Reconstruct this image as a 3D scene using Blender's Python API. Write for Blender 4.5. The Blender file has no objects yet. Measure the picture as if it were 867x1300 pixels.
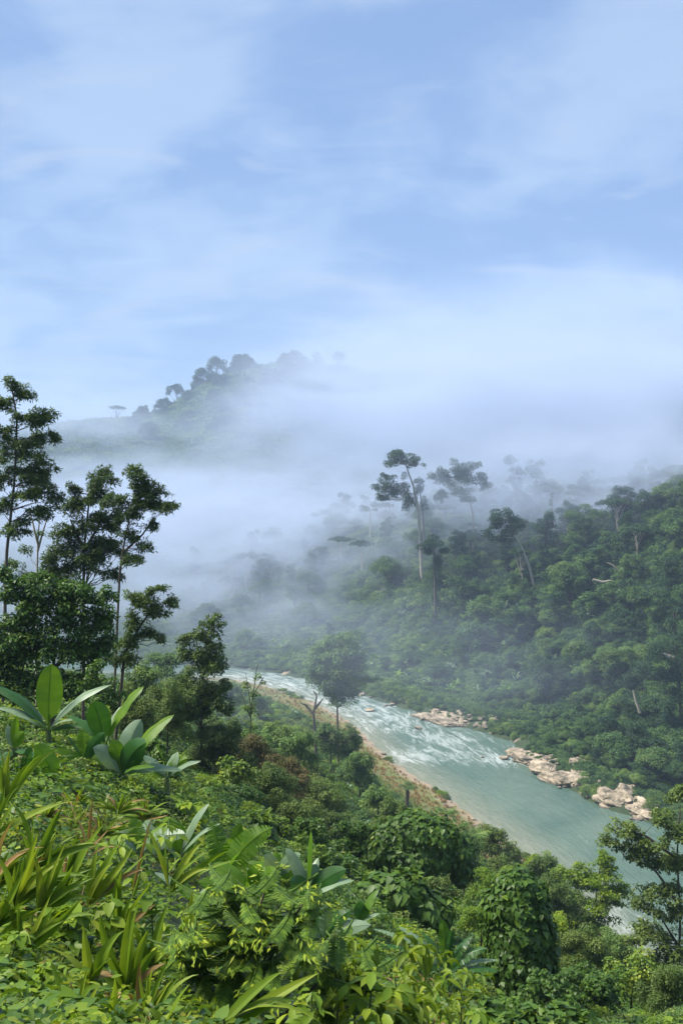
import bpy, math, random
import numpy as np
from mathutils import Vector, Matrix

random.seed(11)
rng = np.random.default_rng(11)
scene = bpy.context.scene
COL = scene.collection

# ------------------------------------------------------------------ camera
CAM_Z = 80.0
FOC = 1249.0                      # focal length in pixels of the 867x1300 photograph
PITCH = math.atan(50 / FOC)
cam_d = bpy.data.cameras.new("camera")
cam = bpy.data.objects.new("camera", cam_d)
COL.objects.link(cam)
cam.location = (0, 0, CAM_Z)
cam.rotation_euler = (math.pi / 2 - PITCH, 0, 0)
cam_d.sensor_fit = 'VERTICAL'
cam_d.sensor_height = 36.0
cam_d.lens = 36.0 * FOC / 1300.0
cam_d.clip_start = 0.1
cam_d.clip_end = 20000
scene.camera = cam

# ------------------------------------------------------------------ light
SUN_EL, SUN_AZ = math.radians(54), math.radians(-88)   # azimuth clockwise from +Y (view direction)
world = bpy.data.worlds.new("World")
scene.world = world
world.use_nodes = True
wn, wl = world.node_tree.nodes, world.node_tree.links
wn.clear()
w_out = wn.new('ShaderNodeOutputWorld')
w_bg = wn.new('ShaderNodeBackground')
w_bg.inputs['Strength'].default_value = 0.10
sky = wn.new('ShaderNodeTexSky')
sky.sky_type = 'NISHITA'
sky.sun_disc = False
sky.sun_elevation = SUN_EL
sky.sun_rotation = SUN_AZ
sky.air_density = 1.0
sky.dust_density = 0.6
sky.ozone_density = 2.0
tc = wn.new('ShaderNodeTexCoord')
sep = wn.new('ShaderNodeSeparateXYZ')
wl.new(tc.outputs['Generated'], sep.inputs[0])


def wmath(op, a, b=None, c=None):
    n = wn.new('ShaderNodeMath')
    n.operation = op
    for i, v in enumerate((a, b, c)):
        if v is None:
            continue
        if isinstance(v, (int, float)):
            n.inputs[i].default_value = v
        else:
            wl.new(v, n.inputs[i])
    return n.outputs[0]


zz = wmath('ADD', wmath('ABSOLUTE', sep.outputs[2]), 0.22)
cx = wmath('DIVIDE', sep.outputs[0], zz)
cy = wmath('DIVIDE', sep.outputs[1], zz)
comb = wn.new('ShaderNodeCombineXYZ')
wl.new(cx, comb.inputs[0]); wl.new(cy, comb.inputs[1])


def wnoise(scale, detail, dist, off, stretch=(1, 1, 1)):
    m = wn.new('ShaderNodeMapping')
    m.inputs['Location'].default_value = off
    m.inputs['Scale'].default_value = stretch
    wl.new(comb.outputs[0], m.inputs[0])
    n = wn.new('ShaderNodeTexNoise')
    n.inputs['Scale'].default_value = scale
    n.inputs['Detail'].default_value = detail
    n.inputs['Roughness'].default_value = 0.5
    n.inputs['Distortion'].default_value = dist
    wl.new(m.outputs[0], n.inputs['Vector'])
    return n.outputs['Fac']


def wramp(f, lo, hi):
    r = wn.new('ShaderNodeMapRange')
    r.interpolation_type = 'SMOOTHSTEP'
    r.inputs['From Min'].default_value = lo
    r.inputs['From Max'].default_value = hi
    wl.new(f, r.inputs['Value'])
    return r.outputs[0]


def wmix(f, a, b):
    m = wn.new('ShaderNodeMix')
    m.data_type = 'RGBA'
    if isinstance(f, (int, float)):
        m.inputs[0].default_value = f
    else:
        wl.new(f, m.inputs[0])
    for i, v in ((6, a), (7, b)):
        if isinstance(v, tuple):
            m.inputs[i].default_value = v
        else:
            wl.new(v, m.inputs[i])
    return m.outputs[2]


n1 = wnoise(1.7, 7, 0.9, (3.1, 0.4, 0), (1.0, .8, 1))
n2 = wnoise(5.0, 7, 0.8, (0.3, 7.7, 0), (0.7, 1.2, 1))
veil = wmath('ADD', wmath('MULTIPLY', n1, 0.7), wmath('MULTIPLY', n2, 0.3))
# an even thin stratus veil with brighter and bluer streaks in it (values are before the 0.10 strength)
c1 = wmix(wramp(veil, 0.39, 0.60), (0.98, 1.62, 2.95, 1), (1.86, 2.46, 3.5, 1))
skycol = wmix(0.85, sky.outputs[0], c1)
n3 = wnoise(3.0, 8, 1.2, (5.3, 2.2, 0), (0.8, 1.3, 1))
skycol = wmix(wmath('MULTIPLY', wramp(n3, 0.52, 0.72), 0.55), skycol, (2.25, 2.72, 3.55, 1))
wl.new(skycol, w_bg.inputs['Color'])
wl.new(w_bg.outputs[0], w_out.inputs[0])

sun_d = bpy.data.lights.new("sun", 'SUN')
sun = bpy.data.objects.new("sun", sun_d)
COL.objects.link(sun)
sun_d.energy = 3.7
sun_d.angle = math.radians(22)
sun_d.color = (1.0, 0.94, 0.83)
sdir = Vector((math.sin(SUN_AZ) * math.cos(SUN_EL), math.cos(SUN_AZ) * math.cos(SUN_EL), math.sin(SUN_EL)))
sun.rotation_euler = sdir.to_track_quat('Z', 'Y').to_euler()

scene.view_settings.view_transform = 'Standard'
scene.view_settings.look = 'None'
scene.view_settings.exposure = 1.28
scene.view_settings.gamma = 1.0
scene.view_settings.use_curve_mapping = False
cy_ = scene.cycles
cy_.max_bounces = 9
cy_.diffuse_bounces = 4
cy_.glossy_bounces = 2
cy_.transmission_bounces = 3
cy_.volume_bounces = 3
cy_.transparent_max_bounces = 8
cy_.caustics_reflective = False
cy_.caustics_refractive = False
cy_.use_denoising = True
cy_.denoiser = 'OPENIMAGEDENOISE'
cy_.volume_step_rate = 1.0
cy_.volume_max_steps = 96


# ------------------------------------------------------------------ geometry of the view: photograph point + distance -> place
def ray(px, py):
    a = (px - 433.5) / FOC
    b = (650.0 - py) / FOC
    c, s = math.cos(PITCH), math.sin(PITCH)
    return np.array([a, c + b * s, -s + b * c])


def P(px, py, d):
    """point at forward distance d seen at photograph pixel (px, py)"""
    r = ray(px, py)
    return np.array([0, 0, CAM_Z]) + r * (d / r[1])


def G0(px, py, z=0.0):
    """point on the level z seen at the pixel"""
    r = ray(px, py)
    return np.array([0, 0, CAM_Z]) + r * ((z - CAM_Z) / r[2])


def photo_px(p):
    """photograph pixel of a place, for wording its label"""
    q = np.asarray(p, float) - np.array([0, 0, CAM_Z])
    c, s = math.cos(PITCH), math.sin(PITCH)
    f = q[1] * c - q[2] * s
    return 433.5 + FOC * q[0] / f, 650 - FOC * (q[1] * s + q[2] * c) / f


# ------------------------------------------------------------------ river banks
left_px = [(867, 1252), (830, 1228), (790, 1203), (745, 1160), (705, 1112), (672, 1090), (640, 1066), (608, 1044),
           (575, 1018), (540, 994), (505, 972), (478, 950), (455, 925), (430, 908), (400, 893), (365, 878), (325, 868), (297, 862)]
right_px = [(905, 1072), (867, 1056), (832, 1044), (790, 1030), (755, 1018), (735, 1004), (700, 988), (660, 966), (668, 948),
            (640, 936), (600, 924), (560, 912), (520, 900), (470, 884), (420, 868), (370, 857), (330, 851), (285, 846)]
LB = [G0(*p)[:2] for p in left_px]
RB = [G0(*p)[:2] for p in right_px]
LB = [np.array([420., 60.]), np.array([220., 95.]), np.array([110., 128.])] + LB + [np.array([-62., 383.]), np.array([-110., 388.]), np.array([-220., 380.]), np.array([-500., 330.])]
RB = [np.array([420., 200.]), np.array([220., 205.]), np.array([130., 208.])] + RB + [np.array([-62., 406.]), np.array([-110., 414.]), np.array([-220., 412.]), np.array([-500., 390.])]
LB, RB = np.array(LB), np.array(RB)
POLY = np.vstack([LB, RB[::-1]])


def seg_dist(pts, poly, closed=True):
    d = np.full(len(pts), 1e9)
    n = len(poly)
    for i in range(n if closed else n - 1):
        a, b = poly[i], poly[(i + 1) % n]
        ab = b - a
        t = np.clip(((pts - a) @ ab) / (ab @ ab + 1e-9), 0, 1)
        q = a + t[:, None] * ab
        d = np.minimum(d, np.hypot(pts[:, 0] - q[:, 0], pts[:, 1] - q[:, 1]))
    return d


def inside(pts, poly):
    x, y = pts[:, 0], pts[:, 1]
    r = np.zeros(len(pts), bool)
    n = len(poly)
    for i in range(n):
        x0, y0 = poly[i]
        x1, y1 = poly[(i + 1) % n]
        c = ((y0 > y) != (y1 > y)) & (x < (x1 - x0) * (y - y0) / (y1 - y0 + 1e-12) + x0)
        r ^= c
    return r


# ------------------------------------------------------------------ terrain heights from surveyed points (photograph pixel, distance)
near_pts = [(-250, 1300, 5), (0, 1330, 5), (200, 1345, 6), (430, 1350, 8), (650, 1360, 13), (867, 1360, 20), (1100, 1300, 26),
            (-250, 1100, 10), (0, 1190, 9), (200, 1210, 12), (430, 1235, 17), (650, 1290, 26), (867, 1290, 42), (1100, 1240, 55),
            (-250, 960, 20), (0, 1020, 18), (150, 1030, 24), (300, 1110, 26), (430, 1140, 36), (560, 1165, 46), (700, 1225, 62),
            (-250, 880, 45), (0, 940, 32), (130, 955, 40), (260, 1000, 60), (350, 1030, 75), (440, 1080, 82), (560, 1115, 95), (650, 1130, 120), (760, 1215, 105), (840, 1250, 90),
            (-250, 830, 100), (0, 870, 75), (120, 890, 85), (230, 945, 100), (330, 975, 120), (430, 1010, 145), (540, 1050, 160),
            (0, 850, 150), (150, 880, 160), (280, 930, 180), (380, 950, 195), (450, 985, 205),
            (0, 850, 250), (150, 870, 270), (290, 895, 290), (380, 915, 270), (-250, 830, 250), (200, 862, 340), (0, 850, 340), (-250, 840, 340)]
far_pts = [(867, 960, 265), (867, 880, 290), (867, 780, 320), (867, 700, 350), (1100, 900, 280), (1100, 640, 360), (800, 900, 295), (790, 830, 325), (780, 745, 365), (790, 690, 410),
           (680, 850, 345), (680, 748, 410), (660, 700, 470), (760, 675, 470), (867, 655, 430),
           (600, 840, 380), (560, 770, 430), (535, 695, 480), (600, 685, 500),
           (480, 830, 425), (430, 770, 480), (400, 700, 560), (470, 690, 540), (350, 790, 490), (280, 800, 500), (250, 740, 600), (300, 700, 660),
           (200, 830, 450), (100, 800, 500), (0, 780, 520), (-250, 760, 520), (150, 720, 700), (0, 700, 700), (-250, 680, 700),
           (680, 650, 580), (760, 640, 600), (867, 625, 600), (1100, 600, 600),
           (300, 640, 900), (100, 620, 950), (-250, 600, 950), (500, 640, 900), (700, 610, 900), (900, 590, 900),
           (330, 560, 1150), (150, 580, 1150), (500, 570, 1150), (700, 560, 1200), (900, 540, 1200), (-250, 580, 1200),
           (130, 546, 1400), (0, 560, 1450), (-250, 560, 1450), (195, 548, 1380), (235, 530, 1380), (262, 508, 1385), (285, 496, 1388), (310, 490, 1390), (330, 488, 1400), (370, 480, 1430), (400, 476, 1460), (470, 482, 1500), (550, 490, 1560), (700, 500, 1600), (900, 500, 1600), (1100, 500, 1600), (270, 540, 1800), (130, 570, 1800), (400, 510, 1800), (600, 520, 1900), (-250, 575, 1800), (900, 530, 1900),
           (330, 540, 1270), (250, 550, 1270), (420, 530, 1290),
           (100, 585, 2600), (430, 560, 2600), (800, 560, 2600), (-250, 585, 2600), (1100, 560, 2600), (430, 598, 6000), (-250, 598, 6000), (1100, 598, 6000)]
tp = [P(*p) for p in near_pts + far_pts]
for q in np.vstack([LB[2:-2], RB[2:-2]]):
    tp.append(np.array([q[0], q[1], 0.0]))
tp = np.array(tp)


def uv_of(x, y):
    d = np.sqrt(np.maximum(y, 0) ** 2 + 22.0)
    u = np.clip(x / d, -0.75, 0.75)
    return np.stack([u * 3.0, np.log(d)], 1)


TUV = uv_of(tp[:, 0], tp[:, 1])


def tps_k(r2):
    return 0.5 * r2 * np.log(r2 + 1e-12)


def tps_fit(uv, z, lam=2e-3):
    n = len(uv)
    r2 = ((uv[:, None] - uv[None]) ** 2).sum(2)
    K = tps_k(r2) + lam * np.eye(n)
    Pm = np.hstack([np.ones((n, 1)), uv])
    A = np.zeros((n + 3, n + 3))
    A[:n, :n] = K; A[:n, n:] = Pm; A[n:, :n] = Pm.T
    return np.linalg.solve(A, np.concatenate([z, np.zeros(3)]))


TW = tps_fit(TUV, tp[:, 2])


def tps_eval(uv):
    out = np.empty(len(uv))
    for s in range(0, len(uv), 20000):
        q = uv[s:s + 20000]
        r2 = ((q[:, None] - TUV[None]) ** 2).sum(2)
        out[s:s + 20000] = tps_k(r2) @ TW[:-3] + TW[-3] + q @ TW[-2:]
    return out


_perm = rng.random((64, 64))


def vnoise(x, y):
    xi, yi = np.floor(x).astype(int), np.floor(y).astype(int)
    fx, fy = x - xi, y - yi
    fx = fx * fx * (3 - 2 * fx); fy = fy * fy * (3 - 2 * fy)
    g = lambda a, b: _perm[a % 64, b % 64]
    return (g(xi, yi) * (1 - fx) + g(xi + 1, yi) * fx) * (1 - fy) + (g(xi, yi + 1) * (1 - fx) + g(xi + 1, yi + 1) * fx) * fy


def fbm(x, y, o=3):
    s, a, t = 0, 0.5, 0
    for k in range(o):
        s = s + a * vnoise(x * 2 ** k + 17 * k, y * 2 ** k + 5 * k)
        t += a
        a *= 0.5
    return s / t - 0.5


def sstep(a, b, x):
    t = np.clip((x - a) / (b - a), 0, 1)
    return t * t * (3 - 2 * t)


# which side of the river: beyond the centre line or on the camera's side
CEN = (LB + RB[:len(LB)]) / 2 if len(LB) == len(RB) else LB


def far_side(pts):
    """True where the right (far) bank is nearer than the left (near) bank"""
    return seg_dist(pts, RB, False) < seg_dist(pts, LB, False)


def HT(x, y):
    x = np.atleast_1d(np.asarray(x, float)); y = np.atleast_1d(np.asarray(y, float))
    pts = np.stack([x, y], 1)
    d = seg_dist(pts, POLY)
    ins = inside(pts, POLY)
    far = far_side(pts)
    h = tps_eval(uv_of(x, y))
    r = np.hypot(x, y)
    amp = np.clip(r / 60.0, 0.12, 4.5)
    h = h + amp * (fbm(x / (2 + r * 0.06), y / (2 + r * 0.06), 3)) * np.where(r > 1000, 2.6, 1.4)
    h = np.maximum(h, np.where(far, 1.2, 0.8))
    ramp = np.where(far, 0.5 + 0.55 * d, 0.25 + 0.10 * d)
    w = sstep(0, 1, d / np.where(far, 14.0, 22.0))
    out = np.where(ins, -0.2 - 1.6 * sstep(0, 8, d), h * w + ramp * (1 - w))
    return out


def H1(x, y):
    return float(HT([x], [y])[0])


def ground_at(px, d):
    """ground point below pixel column px at distance d"""
    x = (px - 433.5) / FOC * d
    return np.array([x, d, H1(x, d)])


# ------------------------------------------------------------------ mesh helpers
def mesh_tris(name, V, F, mats, tint=None, smooth=False, mat_idx=None):
    """mesh from float (n,3) and int (m,3) or (m,4) arrays"""
    V = np.asarray(V, np.float32); F = np.asarray(F, np.int32)
    me = bpy.data.meshes.new(name)
    k = F.shape[1]
    me.vertices.add(len(V)); me.vertices.foreach_set('co', V.ravel())
    me.loops.add(F.size); me.loops.foreach_set('vertex_index', F.ravel())
    me.polygons.add(len(F))
    me.polygons.foreach_set('loop_start', np.arange(0, F.size, k, dtype=np.int32))
    me.polygons.foreach_set('loop_total', np.full(len(F), k, np.int32))
    if smooth:
        me.polygons.foreach_set('use_smooth', np.ones(len(F), bool))
    for m in mats if isinstance(mats, (list, tuple)) else [mats]:
        me.materials.append(m)
    if mat_idx is not None:
        me.polygons.foreach_set('material_index', np.asarray(mat_idx, np.int32))
    if tint is not None:
        at = me.attributes.new('tint', 'FLOAT', 'FACE')
        at.data.foreach_set('value', np.asarray(tint, np.float32))
    me.update(calc_edges=True)
    return me


def add(name, me, parent=None, loc=None):
    o = bpy.data.objects.new(name, me)
    COL.objects.link(o)
    if parent is not None:
        o.parent = parent
    if loc is not None:
        o.location = tuple(loc)
    return o


def thing(name, label, cat, loc, group=None, rz=0.0):
    o = bpy.data.objects.new(name, None)
    o.empty_display_size = 0.2
    COL.objects.link(o)
    o.location = tuple(loc)
    o.rotation_euler = (0, 0, rz)
    o['label'] = label
    o['category'] = cat
    if group:
        o['group'] = group
    return o


def tag(o, label, cat, group=None):
    o['label'] = label
    o['category'] = cat
    if group:
        o['group'] = group
    return o


def copy_thing(src, loc, rz=0.0, sc=1.0, label=None, group=None):
    c = src.copy()
    COL.objects.link(c)
    c.location = tuple(loc)
    c.rotation_euler = (0, 0, rz)
    c.scale = (sc, sc, sc) if isinstance(sc, (int, float)) else sc
    if label:
        c['label'] = label
    if group:
        c['group'] = group
    for ch in src.children:
        k = ch.copy()
        COL.objects.link(k)
        k.parent = c
        for g in ch.children:
            q = g.copy()
            COL.objects.link(q)
            q.parent = k
    return c


def unit(v):
    v = np.asarray(v, float)
    return v / (np.linalg.norm(v, axis=-1, keepdims=True) + 1e-9)


# leaf templates: y runs base to tip, z is the upper face
T_DIAMOND = (np.array([(0, 0, 0), (.27, .45, .06), (0, 1, -.06), (-.27, .45, .06)]), np.array([(0, 1, 2), (0, 2, 3)]))
T_LANCE = (np.array([(0, 0, 0), (.14, .4, .03), (0, 1, -.08), (-.14, .4, .03)]), np.array([(0, 1, 2), (0, 2, 3)]))
T_OVAL = (np.array([(0, 0, 0), (.2, .25, .05), (.24, .6, .04), (0, 1, -.1), (-.24, .6, .04), (-.2, .25, .05), (0, .5, 0)]),
          np.array([(0, 1, 6), (1, 2, 6), (2, 3, 6), (3, 4, 6), (4, 5, 6), (5, 0, 6)]))
T_HEART = (np.array([(0, 0, 0), (.22, -.14, .04), (.42, .08, .05), (.34, .45, .02), (0, 1, -.12), (-.34, .45, .02), (-.42, .08, .05), (-.22, -.14, .04), (0, .35, -.02)]),
           np.array([(0, 1, 8), (1, 2, 8), (2, 3, 8), (3, 4, 8), (4, 5, 8), (5, 6, 8), (6, 7, 8), (7, 0, 8)]))


def leaves(template, C, N, T, S):
    """place leaf templates: base C, face normal N, tip direction T, size S -> V, F"""
    tv, tf = template
    N = unit(N)
    T = T - (T * N).sum(1, keepdims=True) * N
    T = unit(T)
    U = np.cross(T, N)
    S = np.asarray(S)[:, None, None]
    V = C[:, None, :] + S * (tv[None, :, 0:1] * U[:, None, :] + tv[None, :, 1:2] * T[:, None, :] + tv[None, :, 2:3] * N[:, None, :])
    F = tf[None] + (np.arange(len(C)) * len(tv))[:, None, None]
    return V.reshape(-1, 3), F.reshape(-1, 3)


def rsphere(n, r=rng):
    v = r.normal(size=(n, 3))
    return unit(v)


class Acc:
    """collects triangles with tints"""
    def __init__(s):
        s.V, s.F, s.T, s.n = [], [], [], 0

    def put(s, V, F, tint):
        s.V.append(V); s.F.append(F + s.n)
        s.T.append(np.broadcast_to(np.asarray(tint, float), (len(F),)) if np.ndim(tint) == 0 else np.repeat(tint, len(F) // len(tint)))
        s.n += len(V)

    def mesh(s, name, mat, smooth=False):
        return mesh_tris(name, np.vstack(s.V), np.vstack(s.F), mat, np.concatenate(s.T), smooth)


def tube(pts, radii, sides=6):
    pts = np.asarray(pts, float)
    n = len(pts)
    V = []
    t = np.gradient(pts, axis=0)
    t = unit(t)
    ref = np.array([0.3, 0.9, 0.2])
    for i in range(n):
        a = unit(np.cross(t[i], ref)); b = np.cross(t[i], a)
        ang = np.arange(sides) * 2 * math.pi / sides
        V.append(pts[i] + radii[i] * (np.cos(ang)[:, None] * a + np.sin(ang)[:, None] * b))
    V = np.vstack(V)
    F = []
    for i in range(n - 1):
        for k in range(sides):
            a, b = i * sides + k, i * sides + (k + 1) % sides
            F.append((a, b, b + sides)); F.append((a, b + sides, a + sides))
    return V, np.array(F)


def curve_pts(P0, P1, sag=0.0, n=6, wob=0.0, bend=None):
    P0, P1 = np.asarray(P0, float), np.asarray(P1, float)
    t = np.linspace(0, 1, n)[:, None]
    L = np.linalg.norm(P1 - P0)
    p = P0 + (P1 - P0) * t
    p[:, 2] -= (4 * t * (1 - t))[:, 0] * sag * L
    if bend is not None:
        p += (4 * t * (1 - t)) * np.asarray(bend)
    if wob:
        w = rng.normal(size=(n, 3)) * wob * L
        w[0] = 0; w[-1] = 0
        p += w
    return p


# ------------------------------------------------------------------ materials
def nd(nt, typ, **kw):
    n = nt.nodes.new(typ)
    for k, v in kw.items():
        if k in n.inputs:
            n.inputs[k].default_value = v
        else:
            setattr(n, k, v)
    return n


def ramp_node(nt, fac, stops):
    r = nt.nodes.new('ShaderNodeValToRGB')
    cr = r.color_ramp
    while len(cr.elements) < len(stops):
        cr.elements.new(0.5)
    for e, (p, c) in zip(cr.elements, stops):
        e.position = p
        e.color = (*c, 1)
    nt.links.new(fac, r.inputs[0])
    return r.outputs[0]


def newmat(name):
    m = bpy.data.materials.new(name)
    m.use_nodes = True
    m.node_tree.nodes.clear()
    return m, m.node_tree


def mth(nt, op, a, b):
    n = nt.nodes.new('ShaderNodeMath')
    n.operation = op
    for i, v in enumerate((a, b)):
        if isinstance(v, (int, float)):
            n.inputs[i].default_value = v
        else:
            nt.links.new(v, n.inputs[i])
    return n.outputs[0]


def leaf_mat(name, stops, transl=0.3, rough=0.5, spec=0.3, rnd=0.35, veins=0.0):
    """leaf colour follows the per-leaf tint and a per-plant random value"""
    m, nt = newmat(name)
    at = nd(nt, 'ShaderNodeAttribute', attribute_name='tint')
    oi = nd(nt, 'ShaderNodeObjectInfo')
    f = mth(nt, 'ADD', mth(nt, 'MULTIPLY', at.outputs['Fac'], 1 - rnd), mth(nt, 'MULTIPLY', oi.outputs['Random'], rnd))
    if veins:
        no = nd(nt, 'ShaderNodeTexNoise', Scale=veins, Detail=3.0)
        tcn = nd(nt, 'ShaderNodeTexCoord')
        nt.links.new(tcn.outputs['Object'], no.inputs['Vector'])
        f = mth(nt, 'ADD', f, mth(nt, 'MULTIPLY', mth(nt, 'SUBTRACT', no.outputs['Fac'], 0.5), 0.5))
    col = ramp_node(nt, f, stops)
    pb = nd(nt, 'ShaderNodeBsdfPrincipled', Roughness=rough)
    pb.inputs['Specular IOR Level'].default_value = spec
    nt.links.new(col, pb.inputs['Base Color'])
    out = nd(nt, 'ShaderNodeOutputMaterial')
    if transl > 0:
        tr = nd(nt, 'ShaderNodeBsdfTranslucent')
        hs = nd(nt, 'ShaderNodeMixRGB', blend_type='MULTIPLY')
        hs.inputs[0].default_value = 1.0
        hs.inputs[2].default_value = (1.5, 1.5, 0.6, 1)
        nt.links.new(col, hs.inputs[1])
        nt.links.new(hs.outputs[0], tr.inputs[0])
        mx = nd(nt, 'ShaderNodeMixShader')
        mx.inputs[0].default_value = transl
        nt.links.new(pb.outputs[0], mx.inputs[1]); nt.links.new(tr.outputs[0], mx.inputs[2])
        nt.links.new(mx.outputs[0], out.inputs[0])
    else:
        nt.links.new(pb.outputs[0], out.inputs[0])
    return m


def bark_mat(name, c0, c1, scale=6.0):
    m, nt = newmat(name)
    tcn = nd(nt, 'ShaderNodeTexCoord')
    mp = nd(nt, 'ShaderNodeMapping')
    mp.inputs['Scale'].default_value = (1, 1, 0.25)
    nt.links.new(tcn.outputs['Object'], mp.inputs[0])
    no = nd(nt, 'ShaderNodeTexNoise', Scale=scale, Detail=5.0, Roughness=0.65)
    nt.links.new(mp.outputs[0], no.inputs['Vector'])
    col = ramp_node(nt, no.outputs['Fac'], [(0.3, c0), (0.7, c1)])
    pb = nd(nt, 'ShaderNodeBsdfPrincipled', Roughness=0.85)
    nt.links.new(col, pb.inputs['Base Color'])
    bp = nd(nt, 'ShaderNodeBump', Strength=0.5, Distance=0.05)
    nt.links.new(no.outputs['Fac'], bp.inputs['Height'])
    nt.links.new(bp.outputs[0], pb.inputs['Normal'])
    out = nd(nt, 'ShaderNodeOutputMaterial')
    nt.links.new(pb.outputs[0], out.inputs[0])
    return m


M = {}
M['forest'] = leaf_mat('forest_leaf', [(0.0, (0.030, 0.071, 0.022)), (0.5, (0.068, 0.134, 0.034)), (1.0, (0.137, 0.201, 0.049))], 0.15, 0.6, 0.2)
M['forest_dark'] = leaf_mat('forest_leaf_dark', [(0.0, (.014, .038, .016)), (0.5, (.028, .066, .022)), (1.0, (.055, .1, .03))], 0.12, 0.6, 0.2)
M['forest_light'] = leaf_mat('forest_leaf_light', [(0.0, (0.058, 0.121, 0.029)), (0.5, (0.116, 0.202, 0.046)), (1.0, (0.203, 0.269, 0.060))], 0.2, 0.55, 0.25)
M['acacia'] = leaf_mat('acacia_leaf', [(0.0, (0.036, 0.070, 0.020)), (0.5, (0.070, 0.121, 0.028)), (1.0, (0.139, 0.190, 0.045))], 0.32, 0.5, 0.25)
M['dense'] = leaf_mat('glossy_tree_leaf', [(0.0, (0.022, 0.054, 0.010)), (0.6, (0.054, 0.120, 0.014)), (1.0, (0.156, 0.228, 0.024))], 0.25, 0.45, 0.3)
M['vine'] = leaf_mat('vine_leaf', [(0.0, (0.034, 0.079, 0.014)), (0.6, (0.078, 0.151, 0.019)), (0.85, (0.170, 0.249, 0.023)), (1.0, (0.312, 0.315, 0.026))], 0.25, 0.45, 0.28, rnd=0.5)
M['olive'] = leaf_mat('olive_shrub_leaf', [(0.0, (0.044, 0.081, 0.018)), (0.6, (0.098, 0.156, 0.030)), (1.0, (0.200, 0.237, 0.050))], 0.25, 0.55, 0.25)
M['rust'] = leaf_mat('rusty_shrub_leaf', [(0.0, (0.066, 0.077, 0.022)), (0.5, (0.127, 0.110, 0.039)), (1.0, (0.209, 0.138, 0.061))], 0.2, 0.6, 0.2)
M['fresh'] = leaf_mat('fresh_leaf', [(0.0, (0.068, 0.133, 0.015)), (0.55, (0.157, 0.253, 0.020)), (0.85, (0.259, 0.329, 0.025)), (1.0, (0.396, 0.380, 0.032))], 0.35, 0.5, 0.22)
M['yellowgreen'] = leaf_mat('yellow_green_leaf', [(0.0, (0.074, 0.131, 0.013)), (0.5, (0.158, 0.231, 0.019)), (0.85, (0.252, 0.294, 0.021)), (1.0, (0.399, 0.326, 0.032))], 0.38, 0.5, 0.22)
M['banana'] = leaf_mat('banana_leaf', [(0.0, (.045, .11, .012)), (0.5, (.09, .19, .014)), (1.0, (.17, .27, .02))], 0.42, 0.45, 0.3, rnd=0.2, veins=3.0)
M['banana_pale'] = leaf_mat('banana_leaf_pale', [(0.0, (.1, .17, .085)), (0.5, (.15, .23, .13)), (1.0, (.22, .3, .18))], 0.2, 0.45, 0.5, rnd=0.2, veins=3.0)
M['banana_dark'] = leaf_mat('banana_leaf_dark', [(0.0, (0.018, 0.066, 0.012)), (0.5, (0.030, 0.102, 0.014)), (1.0, (0.060, 0.144, 0.024))], 0.25, 0.38, 0.45, rnd=0.2, veins=3.0)
M['blade'] = leaf_mat('reed_blade', [(0.0, (0.071, 0.134, 0.017)), (0.5, (0.141, 0.224, 0.020)), (0.85, (0.259, 0.314, 0.034)), (1.0, (0.376, 0.347, 0.067))], 0.35, 0.48, 0.25, rnd=0.4)
M['blade_dry'] = leaf_mat('dry_blade', [(0.0, (.16, .1, .04)), (0.5, (.27, .17, .07)), (1.0, (.36, .27, .13))], 0.2, 0.6, 0.2)
M['grass'] = leaf_mat('grass_blade', [(0.0, (.07, .12, .02)), (0.5, (.13, .19, .035)), (1.0, (.22, .24, .07))], 0.3, 0.55, 0.2)
M['grass_rust'] = leaf_mat('rusty_grass_blade', [(0.0, (.16, .12, .04)), (0.5, (.26, .15, .06)), (1.0, (.34, .22, .1))], 0.25, 0.6, 0.2)
M['feather'] = leaf_mat('feather_leaflet', [(0.0, (0.045, 0.093, 0.017)), (0.5, (0.098, 0.179, 0.022)), (0.8, (0.211, 0.302, 0.025)), (1.0, (0.377, 0.416, 0.029))], 0.3, 0.5, 0.22, rnd=0.12)
M['bark'] = bark_mat('bark', (.05, .038, .028), (.13, .1, .075))
M['bark_pale'] = bark_mat('pale_bark', (.25, .2, .15), (.48, .42, .34), 2.0)
M['stem'] = bark_mat('green_stem', (.06, .1, .03), (.13, .17, .05), 8.0)


# ------------------------------------------------------------------ ground
def grid_axis(lo, hi, near, n, k):
    """points dense about `near`, growing geometrically outward"""
    t = np.linspace(-1, 1, n)
    return t


def build_ground():
    # polar sheet round a point just behind the camera, rings growing with distance
    nr, na = 330, 420
    r = np.concatenate([[0.0], 1.0 * (9000.0 / 1.0) ** (np.linspace(0, 1, nr - 1))])
    # more columns ahead than behind
    t = np.linspace(-1, 1, na + 1)[:-1]
    ang = np.sign(t) * (np.abs(t) ** 1.7) * math.pi
    R, A = np.meshgrid(r, ang, indexing='ij')
    X = (R * np.sin(A)).ravel(); Y = (R * np.cos(A)).ravel() - 2.0
    Z = HT(X, Y)
    V = np.stack([X, Y, Z], 1)
    i = np.arange(nr - 1)[:, None]; j = np.arange(na)[None]
    a = i * na + j; b = i * na + (j + 1) % na
    F = np.stack([a, b, b + na, a + na], 2).reshape(-1, 4)
    me = mesh_tris('ground', V, F, ground_mat(), smooth=True)
    d = seg_dist(V[:, :2], POLY)
    far = far_side(V[:, :2])
    at = me.attributes.new('bank', 'FLOAT', 'POINT'); at.data.foreach_set('value', d.astype(np.float32))
    at = me.attributes.new('far', 'FLOAT', 'POINT'); at.data.foreach_set('value', far.astype(np.float32))
    o = add('ground', me)
    o['kind'] = 'structure'
    return o


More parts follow.
